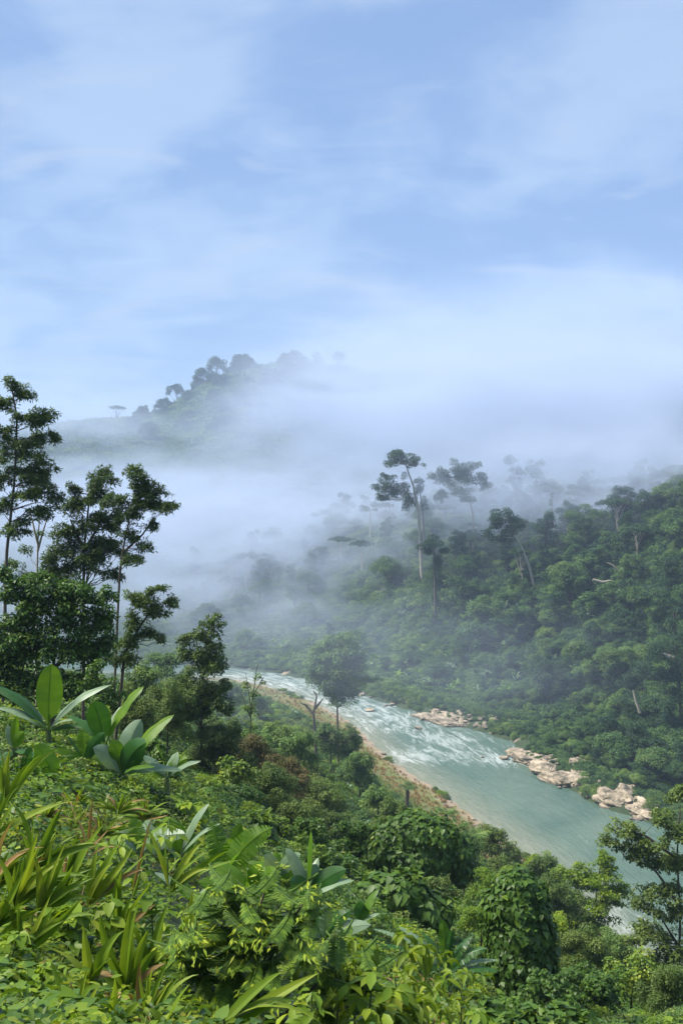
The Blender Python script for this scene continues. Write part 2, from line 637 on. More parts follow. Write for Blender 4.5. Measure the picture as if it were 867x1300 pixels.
def ground_mat():
    m, nt = newmat('forest_floor')
    tcn = nd(nt, 'ShaderNodeTexCoord')
    n1 = nd(nt, 'ShaderNodeTexNoise', Scale=0.35, Detail=8.0, Roughness=0.65)
    n2 = nd(nt, 'ShaderNodeTexNoise', Scale=0.08, Detail=4.0)
    nt.links.new(tcn.outputs['Object'], n1.inputs['Vector']); nt.links.new(tcn.outputs['Object'], n2.inputs['Vector'])
    veg = ramp_node(nt, n1.outputs['Fac'], [(0.3, (.012, .026, .008)), (0.55, (.024, .045, .012)), (0.75, (.04, .055, .02))])
    sand = ramp_node(nt, n1.outputs['Fac'], [(0.3, (.17, .125, .08)), (0.55, (.3, .235, .16)), (0.75, (.42, .34, .25))])
    grass = ramp_node(nt, n2.outputs['Fac'], [(0.35, (.1, .14, .03)), (0.65, (.17, .15, .05))])
    ab = nd(nt, 'ShaderNodeAttribute', attribute_name='bank')
    af = nd(nt, 'ShaderNodeAttribute', attribute_name='far')
    jit = mth(nt, 'ADD', mth(nt, 'MULTIPLY', ab.outputs['Fac'], mth(nt, 'ADD', mth(nt, 'MULTIPLY', af.outputs['Fac'], 1.6), 1.0)), mth(nt, 'MULTIPLY', mth(nt, 'SUBTRACT', n2.outputs['Fac'], 0.5), 9.0))
    r1 = nd(nt, 'ShaderNodeMapRange'); r1.inputs['From Min'].default_value = 1.5; r1.inputs['From Max'].default_value = 4.0
    nt.links.new(jit, r1.inputs['Value'])
    r2 = nd(nt, 'ShaderNodeMapRange'); r2.inputs['From Min'].default_value = 12.0; r2.inputs['From Max'].default_value = 26.0
    nt.links.new(jit, r2.inputs['Value'])
    mx1 = nd(nt, 'ShaderNodeMixRGB'); nt.links.new(mth(nt, 'MAXIMUM', r2.outputs[0], af.outputs['Fac']), mx1.inputs[0]); nt.links.new(grass, mx1.inputs[1]); nt.links.new(veg, mx1.inputs[2])
    mx2 = nd(nt, 'ShaderNodeMixRGB'); nt.links.new(r1.outputs[0], mx2.inputs[0]); nt.links.new(sand, mx2.inputs[1]); nt.links.new(mx1.outputs[0], mx2.inputs[2])
    pb = nd(nt, 'ShaderNodeBsdfPrincipled', Roughness=0.9)
    nt.links.new(mx2.outputs[0], pb.inputs['Base Color'])
    bp = nd(nt, 'ShaderNodeBump', Strength=0.6, Distance=0.4)
    nt.links.new(n1.outputs['Fac'], bp.inputs['Height']); nt.links.new(bp.outputs[0], pb.inputs['Normal'])
    out = nd(nt, 'ShaderNodeOutputMaterial'); nt.links.new(pb.outputs[0], out.inputs[0])
    return m


# ------------------------------------------------------------------ river
RAPIDS = [(*G0(590, 955)[:2], 14), (*G0(620, 962)[:2], 9), (*G0(560, 938)[:2], 16), (*G0(500, 915)[:2], 22), (*G0(530, 960)[:2], 13), (*G0(420, 885)[:2], 22),
          (*G0(470, 900)[:2], 18), (*G0(640, 968)[:2], 6), (*G0(370, 868)[:2], 24), (*G0(775, 1175)[:2], 9), (*G0(330, 860)[:2], 24)]


def resample(L, n):
    s = np.concatenate([[0], np.cumsum(np.hypot(*np.diff(L, axis=0).T))])
    q = np.linspace(0, s[-1], n)
    return np.stack([np.interp(q, s, L[:, 0]), np.interp(q, s, L[:, 1])], 1)


def build_river():
    n, m = 520, 56
    # pair the banks by index so that cross sections stay square to the stream
    k = min(len(LB), len(RB))
    tt = np.linspace(0, k - 1, n)
    L = np.stack([np.interp(tt, np.arange(k), LB[:k, c]) for c in (0, 1)], 1)
    R = np.stack([np.interp(tt, np.arange(k), RB[:k, c]) for c in (0, 1)], 1)
    w = unit(R - L)
    L2, R2 = L - w * 5, R + w * 5
    s = np.linspace(0, 1, m)
    XY = (L2[:, None] * (1 - s)[None, :, None] + R2[:, None] * s[None, :, None]).reshape(-1, 2)
    rap = np.zeros(len(XY))
    for x, y, r in RAPIDS:
        rap = np.maximum(rap, np.exp(-((XY[:, 0] - x) ** 2 + (XY[:, 1] - y) ** 2) / (r * r)))
    z = rap * 0.35 * fbm(XY[:, 0] / 1.6, XY[:, 1] / 1.6, 3) + 0.05 * fbm(XY[:, 0] / 3, XY[:, 1] / 3, 2)
    V = np.column_stack([XY, z])
    i = np.arange(n - 1)[:, None]; j = np.arange(m - 1)[None]
    a = i * m + j
    F = np.stack([a, a + 1, a + 1 + m, a + m], 2).reshape(-1, 4)
    mt, nt = newmat('river_water')
    tcn = nd(nt, 'ShaderNodeTexCoord')
    mp = nd(nt, 'ShaderNodeMapping'); mp.inputs['Scale'].default_value = (0.38, 1.0, 1)
    fa = nd(nt, 'ShaderNodeAttribute', attribute_name='flow')
    nt.links.new(fa.outputs['Vector'], mp.inputs[0])
    n1 = nd(nt, 'ShaderNodeTexNoise', Scale=0.36, Detail=10.0, Roughness=0.72, Distortion=0.9)
    n2 = nd(nt, 'ShaderNodeTexNoise', Scale=0.06, Detail=4.0, Roughness=0.6)
    n3 = nd(nt, 'ShaderNodeTexNoise', Scale=1.1, Detail=6.0, Roughness=0.65)
    for q in (n1, n3):
        nt.links.new(mp.outputs[0], q.inputs['Vector'])
    nt.links.new(tcn.outputs['Object'], n2.inputs['Vector'])
    rp = nd(nt, 'ShaderNodeAttribute', attribute_name='rapids')
    sh = nd(nt, 'ShaderNodeAttribute', attribute_name='shallow')
    deep = ramp_node(nt, n2.outputs['Fac'], [(0.35, (.07, .125, .095)), (0.65, (.115, .17, .13))])
    shal = ramp_node(nt, n1.outputs['Fac'], [(0.35, (.17, .2, .13)), (0.65, (.27, .26, .19))])
    mxs = nd(nt, 'ShaderNodeMixRGB'); nt.links.new(sh.outputs['Fac'], mxs.inputs[0]); nt.links.new(deep, mxs.inputs[1]); nt.links.new(shal, mxs.inputs[2])
    fm = mth(nt, 'ADD', n1.outputs['Fac'], mth(nt, 'MULTIPLY', rp.outputs['Fac'], 0.25))
    fr = nd(nt, 'ShaderNodeMapRange'); fr.inputs['From Min'].default_value = 0.64; fr.inputs['From Max'].default_value = 1.12
    nt.links.new(fm, fr.inputs['Value'])
    mxf = nd(nt, 'ShaderNodeMixRGB'); nt.links.new(fr.outputs[0], mxf.inputs[0]); nt.links.new(mxs.outputs[0], mxf.inputs[1]); mxf.inputs[2].default_value = (.78, .82, .82, 1)
    pb = nd(nt, 'ShaderNodeBsdfPrincipled', Roughness=0.16)
    nt.links.new(mxf.outputs[0], pb.inputs['Base Color'])
    nt.links.new(mth(nt, 'ADD', mth(nt, 'MULTIPLY', fr.outputs[0], 0.6), 0.14), pb.inputs['Roughness'])
    bp = nd(nt, 'ShaderNodeBump', Strength=0.8, Distance=0.5)
    nt.links.new(mth(nt, 'ADD', n1.outputs['Fac'], mth(nt, 'MULTIPLY', n3.outputs['Fac'], 0.5)), bp.inputs['Height'])
    nt.links.new(bp.outputs[0], pb.inputs['Normal'])
    out = nd(nt, 'ShaderNodeOutputMaterial'); nt.links.new(pb.outputs[0], out.inputs[0])
    me = mesh_tris('river', V, F, mt, smooth=True)
    mid = (L + R) / 2
    sl = np.concatenate([[0], np.cumsum(np.hypot(*np.diff(mid, axis=0).T))])
    wid = np.hypot(*(R2 - L2).T)
    fl = np.stack([np.repeat(sl, m), (s[None] * wid[:, None]).ravel(), np.zeros(n * m)], 1)
    at = me.attributes.new('flow', 'FLOAT_VECTOR', 'POINT'); at.data.foreach_set('vector', fl.astype(np.float32).ravel())
    at = me.attributes.new('rapids', 'FLOAT', 'POINT'); at.data.foreach_set('value', rap.astype(np.float32))
    dl = seg_dist(XY, LB, False)
    sv = np.clip(1 - dl / 13, 0, 1) ** 1.2
    at = me.attributes.new('shallow', 'FLOAT', 'POINT'); at.data.foreach_set('value', sv.astype(np.float32))
    o = add('river', me)
    o['kind'] = 'structure'


build_ground()
build_river()


# ------------------------------------------------------------------ rocks of the far bank
def rock_mat():
    m, nt = newmat('bank_rock')
    tcn = nd(nt, 'ShaderNodeTexCoord'); oi = nd(nt, 'ShaderNodeObjectInfo')
    va = nd(nt, 'ShaderNodeVectorMath', operation='ADD')
    nt.links.new(tcn.outputs['Object'], va.inputs[0]); nt.links.new(oi.outputs['Location'], va.inputs[1])
    no = nd(nt, 'ShaderNodeTexNoise', Scale=0.9, Detail=9.0, Roughness=0.7)
    nt.links.new(va.outputs[0], no.inputs['Vector'])
    mp = nd(nt, 'ShaderNodeMapping'); mp.inputs['Rotation'].default_value = (0.5, 0.3, 0.4); mp.inputs['Scale'].default_value = (0.25, 0.4, 1.6)
    nt.links.new(va.outputs[0], mp.inputs[0])
    n2 = nd(nt, 'ShaderNodeTexNoise', Scale=0.8, Detail=6.0, Roughness=0.6)
    nt.links.new(mp.outputs[0], n2.inputs['Vector'])
    f = mth(nt, 'ADD', mth(nt, 'MULTIPLY', no.outputs['Fac'], 0.5), mth(nt, 'MULTIPLY', n2.outputs['Fac'], 0.5))
    col = ramp_node(nt, f, [(0.36, (.035, .032, .026)), (0.44, (.11, .095, .065)), (0.53, (.29, .235, .165)), (0.64, (.48, .4, .3))])
    pb = nd(nt, 'ShaderNodeBsdfPrincipled', Roughness=0.85)
    # wet dark band just above the water
    gp = nd(nt, 'ShaderNodeNewGeometry'); sx = nd(nt, 'ShaderNodeSeparateXYZ'); nt.links.new(gp.outputs['Position'], sx.inputs[0])
    wet = nd(nt, 'ShaderNodeMapRange'); wet.inputs['From Min'].default_value = 0.75; wet.inputs['From Max'].default_value = 0.35; wet.inputs['To Max'].default_value = 0.75
    nt.links.new(mth(nt, 'ADD', sx.outputs[2], mth(nt, 'MULTIPLY', no.outputs['Fac'], 0.5)), wet.inputs['Value'])
    mxw = nd(nt, 'ShaderNodeMixRGB'); nt.links.new(wet.outputs[0], mxw.inputs[0]); nt.links.new(col, mxw.inputs[1]); mxw.inputs[2].default_value = (.045, .038, .026, 1)
    nt.links.new(mxw.outputs[0], pb.inputs['Base Color'])
    bp = nd(nt, 'ShaderNodeBump', Strength=0.9, Distance=0.5)
    nt.links.new(f, bp.inputs['Height']); nt.links.new(bp.outputs[0], pb.inputs['Normal'])
    out = nd(nt, 'ShaderNodeOutputMaterial'); nt.links.new(pb.outputs[0], out.inputs[0])
    return m


M['rock'] = rock_mat()


def rock_mesh(seed, sx, sy, sz, sub=4, rough=0.35):
    import bmesh
    r = np.random.default_rng(seed)
    bm = bmesh.new()
    bmesh.ops.create_icosphere(bm, subdivisions=sub, radius=1.0)
    V = np.array([v.co[:] for v in bm.verts])
    # cut by random planes for fractured faces
    for _ in range(16):
        n = unit(r.normal(size=3) * np.array([1, 1, 0.8]))
        h = r.uniform(0.5, 0.92)
        dd = V @ n - h
        V -= np.where(dd > 0, dd, 0)[:, None] * n
    off = r.uniform(0, 50, 3)
    nz = fbm(V[:, 0] * 2.2 + off[0] + V[:, 2] * 1.3, V[:, 1] * 2.2 + off[1] - V[:, 2] * 1.7, 4) + .55 * np.abs(fbm(V[:, 0] * 4 + off[2] + V[:, 2] * 2.7, V[:, 1] * 5 + off[0] - V[:, 2] * 6, 4))
    V *= (1 + rough * nz)[:, None]
    V *= np.array([sx, sy, sz])
    F = np.array([[v.index for v in f.verts] for f in bm.faces])
    bm.free()
    return mesh_tris('rock', V, F, M['rock'])


ROCKS = [rock_mesh(s, *p) for s, p in enumerate([(1, 1, .7), (1.2, .8, .6), (.9, 1.1, .8), (1.4, .9, .5)])]
OUT = [  # pixel, half width, half depth, half height, label
    (545, 911, 6.5, 6, 1.3, 'flat pale rock shelf at the upstream end of the far bank'),
    (566, 918, 7, 5, 1.5, 'low slanting rock slab between the flat shelf and the broad shelf'),
    (582, 914, 7.5, 7, 2.2, 'broad tan rock shelf jutting into the rapids below the bushes'),
    (608, 920, 8, 6, 2.2, 'low pinkish rock ledge between the rapids and the dark bushes'),
    (628, 926, 5, 4.5, 1.8, 'small rock ledge tapering into the bushes downstream of the rapids'),
    (655, 930, 4.5, 4.5, 3.4, 'single reddish rock wedged under the bank bushes above the bend'),
    (664, 962, 5.0, 5, 3.0, 'pale knuckle of rock at the upstream tip of the bend'),
    (682, 971, 5.5, 5.5, 3.6, 'tan rock slab sloping into the green pool'),
    (702, 983, 5.5, 5.5, 3.8, 'squat sunlit rock in the middle of the bend'),
    (722, 996, 6.0, 5.0, 3.8, 'stepped tan rock at the downstream end of the bend'),
    (742, 990, 5.0, 5.0, 5.0, 'grey cracked rock standing back under the shrubs'),
    (776, 1020, 5.5, 4.5, 3.4, 'sloping rock at the upstream end of the grey outcrop by the dark trees'),
    (797, 1024, 6.0, 5.0, 4.6, 'large grey cracked outcrop at the water edge by the dark trees'),
    (818, 1034, 5.0, 4.5, 3.8, 'tan outcrop block at the downstream end of the far bank'),
]
SHORT = ['flat pale shelf', 'slanting slab', 'broad tan shelf', 'pinkish ledge', 'tapering ledge', 'reddish wedged rock', 'pale knuckle rock', 'tan sloping slab', 'squat sunlit rock', 'stepped tan rock', 'grey standing rock', 'sloping outcrop end', 'grey cracked outcrop', 'tan outcrop block']
for i, (px, py, sx, sy, sz, lab) in enumerate(OUT):
    q = G0(px, py)
    me = rock_mesh(100 + i, sx * 1.3, sy * .95, sz * .72, 6, 0.7)
    o = add('rock_outcrop', me, None, (q[0], q[1] + .3 * sy, 0.14 * sz))
    o.rotation_euler = (random.uniform(-.1, .1), random.uniform(-.1, .1), -.75 + random.uniform(-.4, .4))
    tag(o, lab, 'rock')
bl = 'weathered pale boulder lying in the strip of stones along the far water edge'
for px, py, n, sp in [(545, 913, 14, 14), (585, 920, 22, 24), (620, 926, 16, 14), (640, 934, 10, 12), (664, 962, 10, 8), (690, 980, 26, 18), (725, 1000, 22, 16), (750, 1012, 14, 12), (782, 1026, 22, 18), (815, 1040, 18, 16), (505, 898, 10, 16), (470, 885, 8, 16)]:
    for k in range(n):
        q = G0(px + random.uniform(-sp, sp), py + random.uniform(-7, 1))
        s = random.uniform(.4, 1.7)
        o = add('boulder', random.choice(ROCKS), None, (q[0], q[1], max(H1(q[0], q[1]), 0) + 0.12 * s))
        o.scale = (s * random.uniform(.8, 1.4), s, s * random.uniform(.6, 1))
        o.rotation_euler = (random.uniform(-.3, .3), random.uniform(-.3, .3), random.uniform(0, 6.28))
        ko = min(OUT, key=lambda e: (e[0] - photo_px(o.location)[0]) ** 2)
        dx = photo_px(o.location)[0] - ko[0]
        tag(o, 'weathered boulder at the far water edge ' + ('against' if abs(dx) < 6 else 'right of' if dx > 0 else 'left of') + ' the ' + SHORT[OUT.index(ko)], 'boulder', 'boulders along the far water edge')
for px, py, s, lab in [(640, 964, 1.3, 'lone dark boulder breaking the rapids in midstream'), (612, 962, .6, 'small dark stone in the white water left of the lone boulder'), (486, 958, .8, 'grey stone at the near edge of the rapids'),
                       (471, 903, 1.5, 'long grey stone lying in the upstream riffle'), (530, 925, 1.2, 'flat stone awash before the broad rock shelf')]:
    q = G0(px, py)
    o = add('boulder', ROCKS[2], None, (q[0], q[1], .2 * s)); o.scale = (s * 1.4, s, s * .8)
    o.rotation_euler = (0, 0, random.uniform(0, 6)); tag(o, lab, 'boulder')
# stones on the near shore
for k in range(28):
    t = random.choice([(672, 1090), (640, 1066), (608, 1044), (575, 1018), (705, 1112), (690, 1105), (625, 1056)])
    q = G0(t[0] + random.uniform(-14, 8), t[1] + random.uniform(-4, 10))
    s = random.uniform(.2, .75)
    o = add('boulder', random.choice(ROCKS), None, (q[0], q[1], max(H1(q[0], q[1]), 0) + .1 * s)); o.scale = (s * 1.3, s, s * .7)
    o.rotation_euler = (0, 0, random.uniform(0, 6.28))
    tag(o, 'pale stone on the sandy near shore below the rusty grass', 'boulder', 'stones on the near shore')


# ------------------------------------------------------------------ scattering of uncountable ground cover (geometry nodes)
def proto(me):
    return bpy.data.objects.new('scatter_source', me)


def scatter(name, pts, scl, protos, tilt=0.15):
    n = len(pts)
    me = bpy.data.meshes.new(name)
    me.vertices.add(n)
    me.vertices.foreach_set('co', np.asarray(pts, np.float32).ravel())
    a = me.attributes.new('scl', 'FLOAT', 'POINT'); a.data.foreach_set('value', np.asarray(scl, np.float32))
    rot = np.column_stack([rng.uniform(-tilt, tilt, n), rng.uniform(-tilt, tilt, n), rng.uniform(0, 6.283, n)]).astype(np.float32)
    a = me.attributes.new('rot', 'FLOAT_VECTOR', 'POINT'); a.data.foreach_set('vector', rot.ravel())
    a = me.attributes.new('idx', 'INT', 'POINT'); a.data.foreach_set('value', rng.integers(0, len(protos), n).astype(np.int32))
    o = add(name, me)
    o['kind'] = 'stuff'
    ng = bpy.data.node_groups.new(name, 'GeometryNodeTree')
    ng.interface.new_socket('Geometry', in_out='INPUT', socket_type='NodeSocketGeometry')
    ng.interface.new_socket('Geometry', in_out='OUTPUT', socket_type='NodeSocketGeometry')
    N, L = ng.nodes, ng.links
    gi, go = N.new('NodeGroupInput'), N.new('NodeGroupOutput')
    mp = N.new('GeometryNodeMeshToPoints')
    L.new(gi.outputs[0], mp.inputs[0])
    g2i = N.new('GeometryNodeGeometryToInstance')
    for p in protos:
        oi = N.new('GeometryNodeObjectInfo')
        oi.inputs['Object'].default_value = p
        oi.inputs['As Instance'].default_value = False
        L.new(oi.outputs['Geometry'], g2i.inputs[0])

    def named(nm, typ):
        q = N.new('GeometryNodeInputNamedAttribute'); q.data_type = typ; q.inputs[0].default_value = nm
        return q.outputs[0]
    iop = N.new('GeometryNodeInstanceOnPoints')
    L.new(mp.outputs[0], iop.inputs['Points'])
    iop.inputs['Pick Instance'].default_value = True
    L.new(g2i.outputs[0], iop.inputs['Instance'])
    L.new(named('idx', 'INT'), iop.inputs['Instance Index'])
    e2r = N.new('FunctionNodeEulerToRotation')
    L.new(named('rot', 'FLOAT_VECTOR'), e2r.inputs[0])
    L.new(e2r.outputs[0], iop.inputs['Rotation'])
    L.new(named('scl', 'FLOAT'), iop.inputs['Scale'])
    L.new(iop.outputs[0], go.inputs[0])
    md = o.modifiers.new('scatter', 'NODES')
    md.node_group = ng
    return o


# ------------------------------------------------------------------ foliage builders
UP = np.array([0, 0, 1.0])


def lump(acc, c, r, n, s, template, droop=0.2, lo=-0.55, tint=(0.0, 1.0), fill=0.5):
    n = max(int(n), 3)
    d = rsphere(n)
    flip = (d[:, 2] < lo) & (rng.random(n) < 0.8)
    d[flip, 2] *= -1
    rad = rng.uniform(fill ** 2, 1.08, n) ** 0.5
    C = np.asarray(c) + d * np.asarray(r) * rad[:, None]
    N = d * 0.55 + UP * 0.55 + rng.normal(size=(n, 3)) * 0.38
    T = d * 0.8 + rng.normal(size=(n, 3)) * 0.6 - UP * droop
    S = s * rng.uniform(0.65, 1.3, n)
    V, F = leaves(template, C, N, T, S)
    base = rng.uniform(*tint)
    tn = np.clip(base * 0.5 + rng.uniform(tint[0], tint[1], n) * 0.5, 0, 1)
    acc.put(V, F, tn)


def leaf_count(r, s, template, cover):
    area = {id(T_DIAMOND): .27, id(T_LANCE): .14, id(T_OVAL): .3, id(T_HEART): .5}[id(template)] * s * s
    rx, ry, rz = r
    return cover * math.pi * (rx * rz + rx * ry + ry * rz) / 3 / area


def break_up(c, r, k, shrink=0.55, spread=(.35, .75)):
    """a large foliage lump as k smaller ones with gaps between"""
    out = []
    for _ in range(k):
        d = rsphere(1)[0]
        if d[2] < -0.3:
            d[2] *= -0.5
        cc = np.asarray(c) + d * np.asarray(r) * rng.uniform(*spread)
        out.append((cc, np.asarray(r) * shrink * rng.uniform(0.7, 1.15)))
    return out


def shaped_tree(name, label, base_px, d, trunks, blobs, mat, bark='bark', s=0.12, template=T_DIAMOND, cover=2.6, r0=0.15, split=7,
                cat='tree', group=None, depth=0.9, droop=0.25, limbs=True, leafpart='crown', tint=(0, 1), shrink=0.42, dj=0.5, grow=(1.2, 1.45), spread=(.3, .95), extra=0):
    """tree whose trunk lines and foliage masses were read off the photograph, built in the round at distance d"""
    px2m = d / FOC
    base = P(base_px[0], base_px[1], d)
    gz = H1(base[0], base[1])
    base[2] = min(gz, base[2] + 0.0) if gz < base[2] else gz
    root = thing(name, label, cat, base, group)
    wood = Acc()
    lines = []
    for tr in trunks:
        pts = [P(x, y, d) for x, y in tr]
        if tr[0] == base_px:
            pts[0] = base - np.array([0, 0, 0.3 * px2m * 10])
        pts = np.array(pts)
        # smooth and add slight depth wander
        tt = np.linspace(0, len(pts) - 1, 4 * len(pts))
        q = np.stack([np.interp(tt, np.arange(len(pts)), pts[:, k]) for k in range(3)], 1)
        q[:, 1] += np.cumsum(rng.normal(size=len(q))) * px2m * 0.8
        rr = np.linspace(r0, r0 * 0.35, len(q))
        V, F = tube(q - base, rr, 7)
        wood.put(V, F, 0.5)
        lines.append((q, rr))
    lv = Acc()
    more = []
    for (x, y, rx, ry) in blobs:
        for _ in range(extra):
            a = rng.uniform(0, 6.28)
            more.append((x + math.cos(a) * rx * .95, y + math.sin(a) * ry * 1.0, rx * .72, ry * .8))
    for b in list(blobs) + more:
        x, y, rx, ry = b
        rx, ry = rx * grow[0], ry * grow[1]
        c = P(x, y, d)
        r = np.array([rx * px2m, rx * px2m * depth, ry * px2m])
        c[1] += rng.uniform(-dj, dj) * rx * px2m
        if limbs and lines:
            # limb from the nearest lower point of a trunk
            best = None
            for q, rr in lines:
                low = q[:, 2] < c[2] - 0.1 * r[2]
                if not low.any():
                    continue
                dd = np.linalg.norm(q - c, axis=1) + np.where(low, 0, 1e6) + np.abs(q[:, 2] - c[2]) * 0.25
                k = int(dd.argmin())
                if best is None or dd[k] < best[0]:
                    best = (dd[k], q[k], rr[k])
            if best is not None and best[0] < 1e5:
                L = curve_pts(best[1], c, -0.06, 6, 0.03)
                V, F = tube(L - base, np.linspace(best[2] * 0.42, best[2] * 0.1, 6), 5)
                wood.put(V, F, 0.5)
        for cc, r2 in break_up(c, r, split, shrink, spread):
            if limbs and split > 1:
                L = curve_pts(c, cc, -0.05, 4, 0.03)
                V, F = tube(L - base, np.linspace(r0 * 0.1, r0 * 0.03, 4), 4)
                wood.put(V, F, 0.5)
            n = leaf_count(r2, s, template, cover)
            lump(lv, cc - base, r2, n, s, template, droop, tint=tint)
    if wood.n:
        add('trunk', wood.mesh('trunk', M[bark], True), root)
    add(leafpart, lv.mesh(leafpart, M[mat]), root)
    return root


def generic_tree(name, seed, H, R, mat, s, style='round', bark='bark', cover=2.2, template=T_DIAMOND):
    """unplaced tree: returns trunk mesh and crown mesh round the origin"""
    global rng
    keep = rng
    rng = np.random.default_rng(seed)
    wood, lv = Acc(), Acc()
    lean = rng.normal(size=2) * 0.06 * H
    top = np.array([lean[0], lean[1], H * 0.72])
    q = curve_pts((0, 0, -0.6), top, 0, 7, 0.015)
    rr = np.linspace(0.022 * H + 0.05, 0.012 * H, 7)
    V, F = tube(q, rr, 6); wood.put(V, F, 0.5)
    k = {'round': 9, 'tall': 9, 'flat': 8, 'bush': 7}[style]
    for i in range(k):
        a = i * 2.4 + rng.uniform(-.4, .4)
        f = math.sqrt((i + .5) / k)
        if style == 'round':
            c = np.array([math.cos(a) * f * R * .75, math.sin(a) * f * R * .75, H - R * (0.35 + 0.75 * f * f * rng.uniform(.6, 1.2))]); r = np.array([.52, .52, .42]) * R * rng.uniform(.75, 1.15)
        elif style == 'tall':
            z = H * (0.35 + 0.62 * i / k); w = R * (0.35 + 0.5 * math.sin(math.pi * (0.15 + .8 * i / k)))
            c = np.array([math.cos(a) * w * .5, math.sin(a) * w * .5, z]); r = np.array([w * .75, w * .75, H * .11]) * rng.uniform(.8, 1.2)
        elif style == 'flat':
            c = np.array([math.cos(a) * f * R * .85, math.sin(a) * f * R * .85, H - R * .25 - R * .18 * f]); r = np.array([.42, .42, .2]) * R * rng.uniform(.8, 1.2)
        else:
            c = np.array([math.cos(a) * f * R * .7, math.sin(a) * f * R * .7, H * (.62 - .35 * f * f)]); r = np.array([.5, .5, .38]) * R * rng.uniform(.8, 1.15)
        c[:2] += lean
        j = int(rng.integers(2, 6))
        L = curve_pts(q[j], c, -0.05, 4, 0.02)
        V, F = tube(L, np.linspace(rr[j] * .55, rr[j] * .15, 4), 4); wood.put(V, F, 0.5)
        for cc, r2 in break_up(c, r, 3, 0.62):
            lump(lv, cc, r2, leaf_count(r2, s, template, cover), s, template, 0.2)
    tm = wood.mesh(name + '_trunk', M[bark], True); cm = lv.mesh(name + '_crown', M[mat])
    rng = keep
    return tm, cm


LANDMARKS = [(520, 590, 'two tiered ridge tree'), (585, 612, 'wide ragged ridge tree'), (654, 600, 'narrow foggy tree'), (645, 668, 'round topped leaning tree'), (680, 740, 'leaning bare trunk'), (470, 645, 'small white trunked tree'),
             (411, 652, 'pale umbrella tree'), (552, 740, 'dark creeper column'), (792, 637, 'skyline dome tree'), (748, 660, 'pale wide skyline tree'), (826, 640, 'gap crowned skyline tree'), (808, 680, 'flat crowned crooked tree'),
             (758, 712, 'creeper hung tree'), (716, 735, 'straight trunked tree'), (788, 840, 'large bright domed tree'), (860, 830, 'dark edge tree'), (840, 828, 'bare tan limb'), (580, 915, 'broad tan rock shelf'),
             (655, 930, 'single reddish rock'), (697, 976, 'rocks of the bend'), (795, 1024, 'grey cracked outcrop'), (430, 860, 'hazy riverside tree'), (330, 850, 'upstream bend of the river'), (760, 738, 'pale crooked limb'), (805, 890, 'reddish bare trunk'), (862, 720, 'bushy right edge tree')]
NAMED = {}


def landmark_label(kind, p, lift=0.0):
    x, y = photo_px(np.asarray(p) + np.array([0, 0, lift]))
    k = min(LANDMARKS, key=lambda l: (l[0] - x) ** 2 + (l[1] - y) ** 2)
    dx, dy = x - k[0], y - k[1]
    w = ('right of' if dx > 0 else 'left of') if abs(dx) > abs(dy) else ('below' if dy > 0 else 'above')
    r = math.hypot(dx, dy)
    if len((kind + k[2]).split()) > 9:
        return kind + ' ' + w + ' the ' + k[2]
    return kind + ' ' + ('close ' if r < 28 and w in ('above', 'below') else 'just ' if r < 28 else 'well ' if r > 60 else '') + w + ' the ' + k[2]


def distinct(label, o, y):
    NAMED.setdefault(label, []).append((y, o))


def place_generic(name, meshes, label, loc, sc, rz, group=None, cat='tree'):
    root = thing(name, label, cat, loc, group, rz)
    root.scale = sc if isinstance(sc, tuple) else (sc, sc, sc)
    add('trunk', meshes[0], root); add('crown', meshes[1], root)
    return root


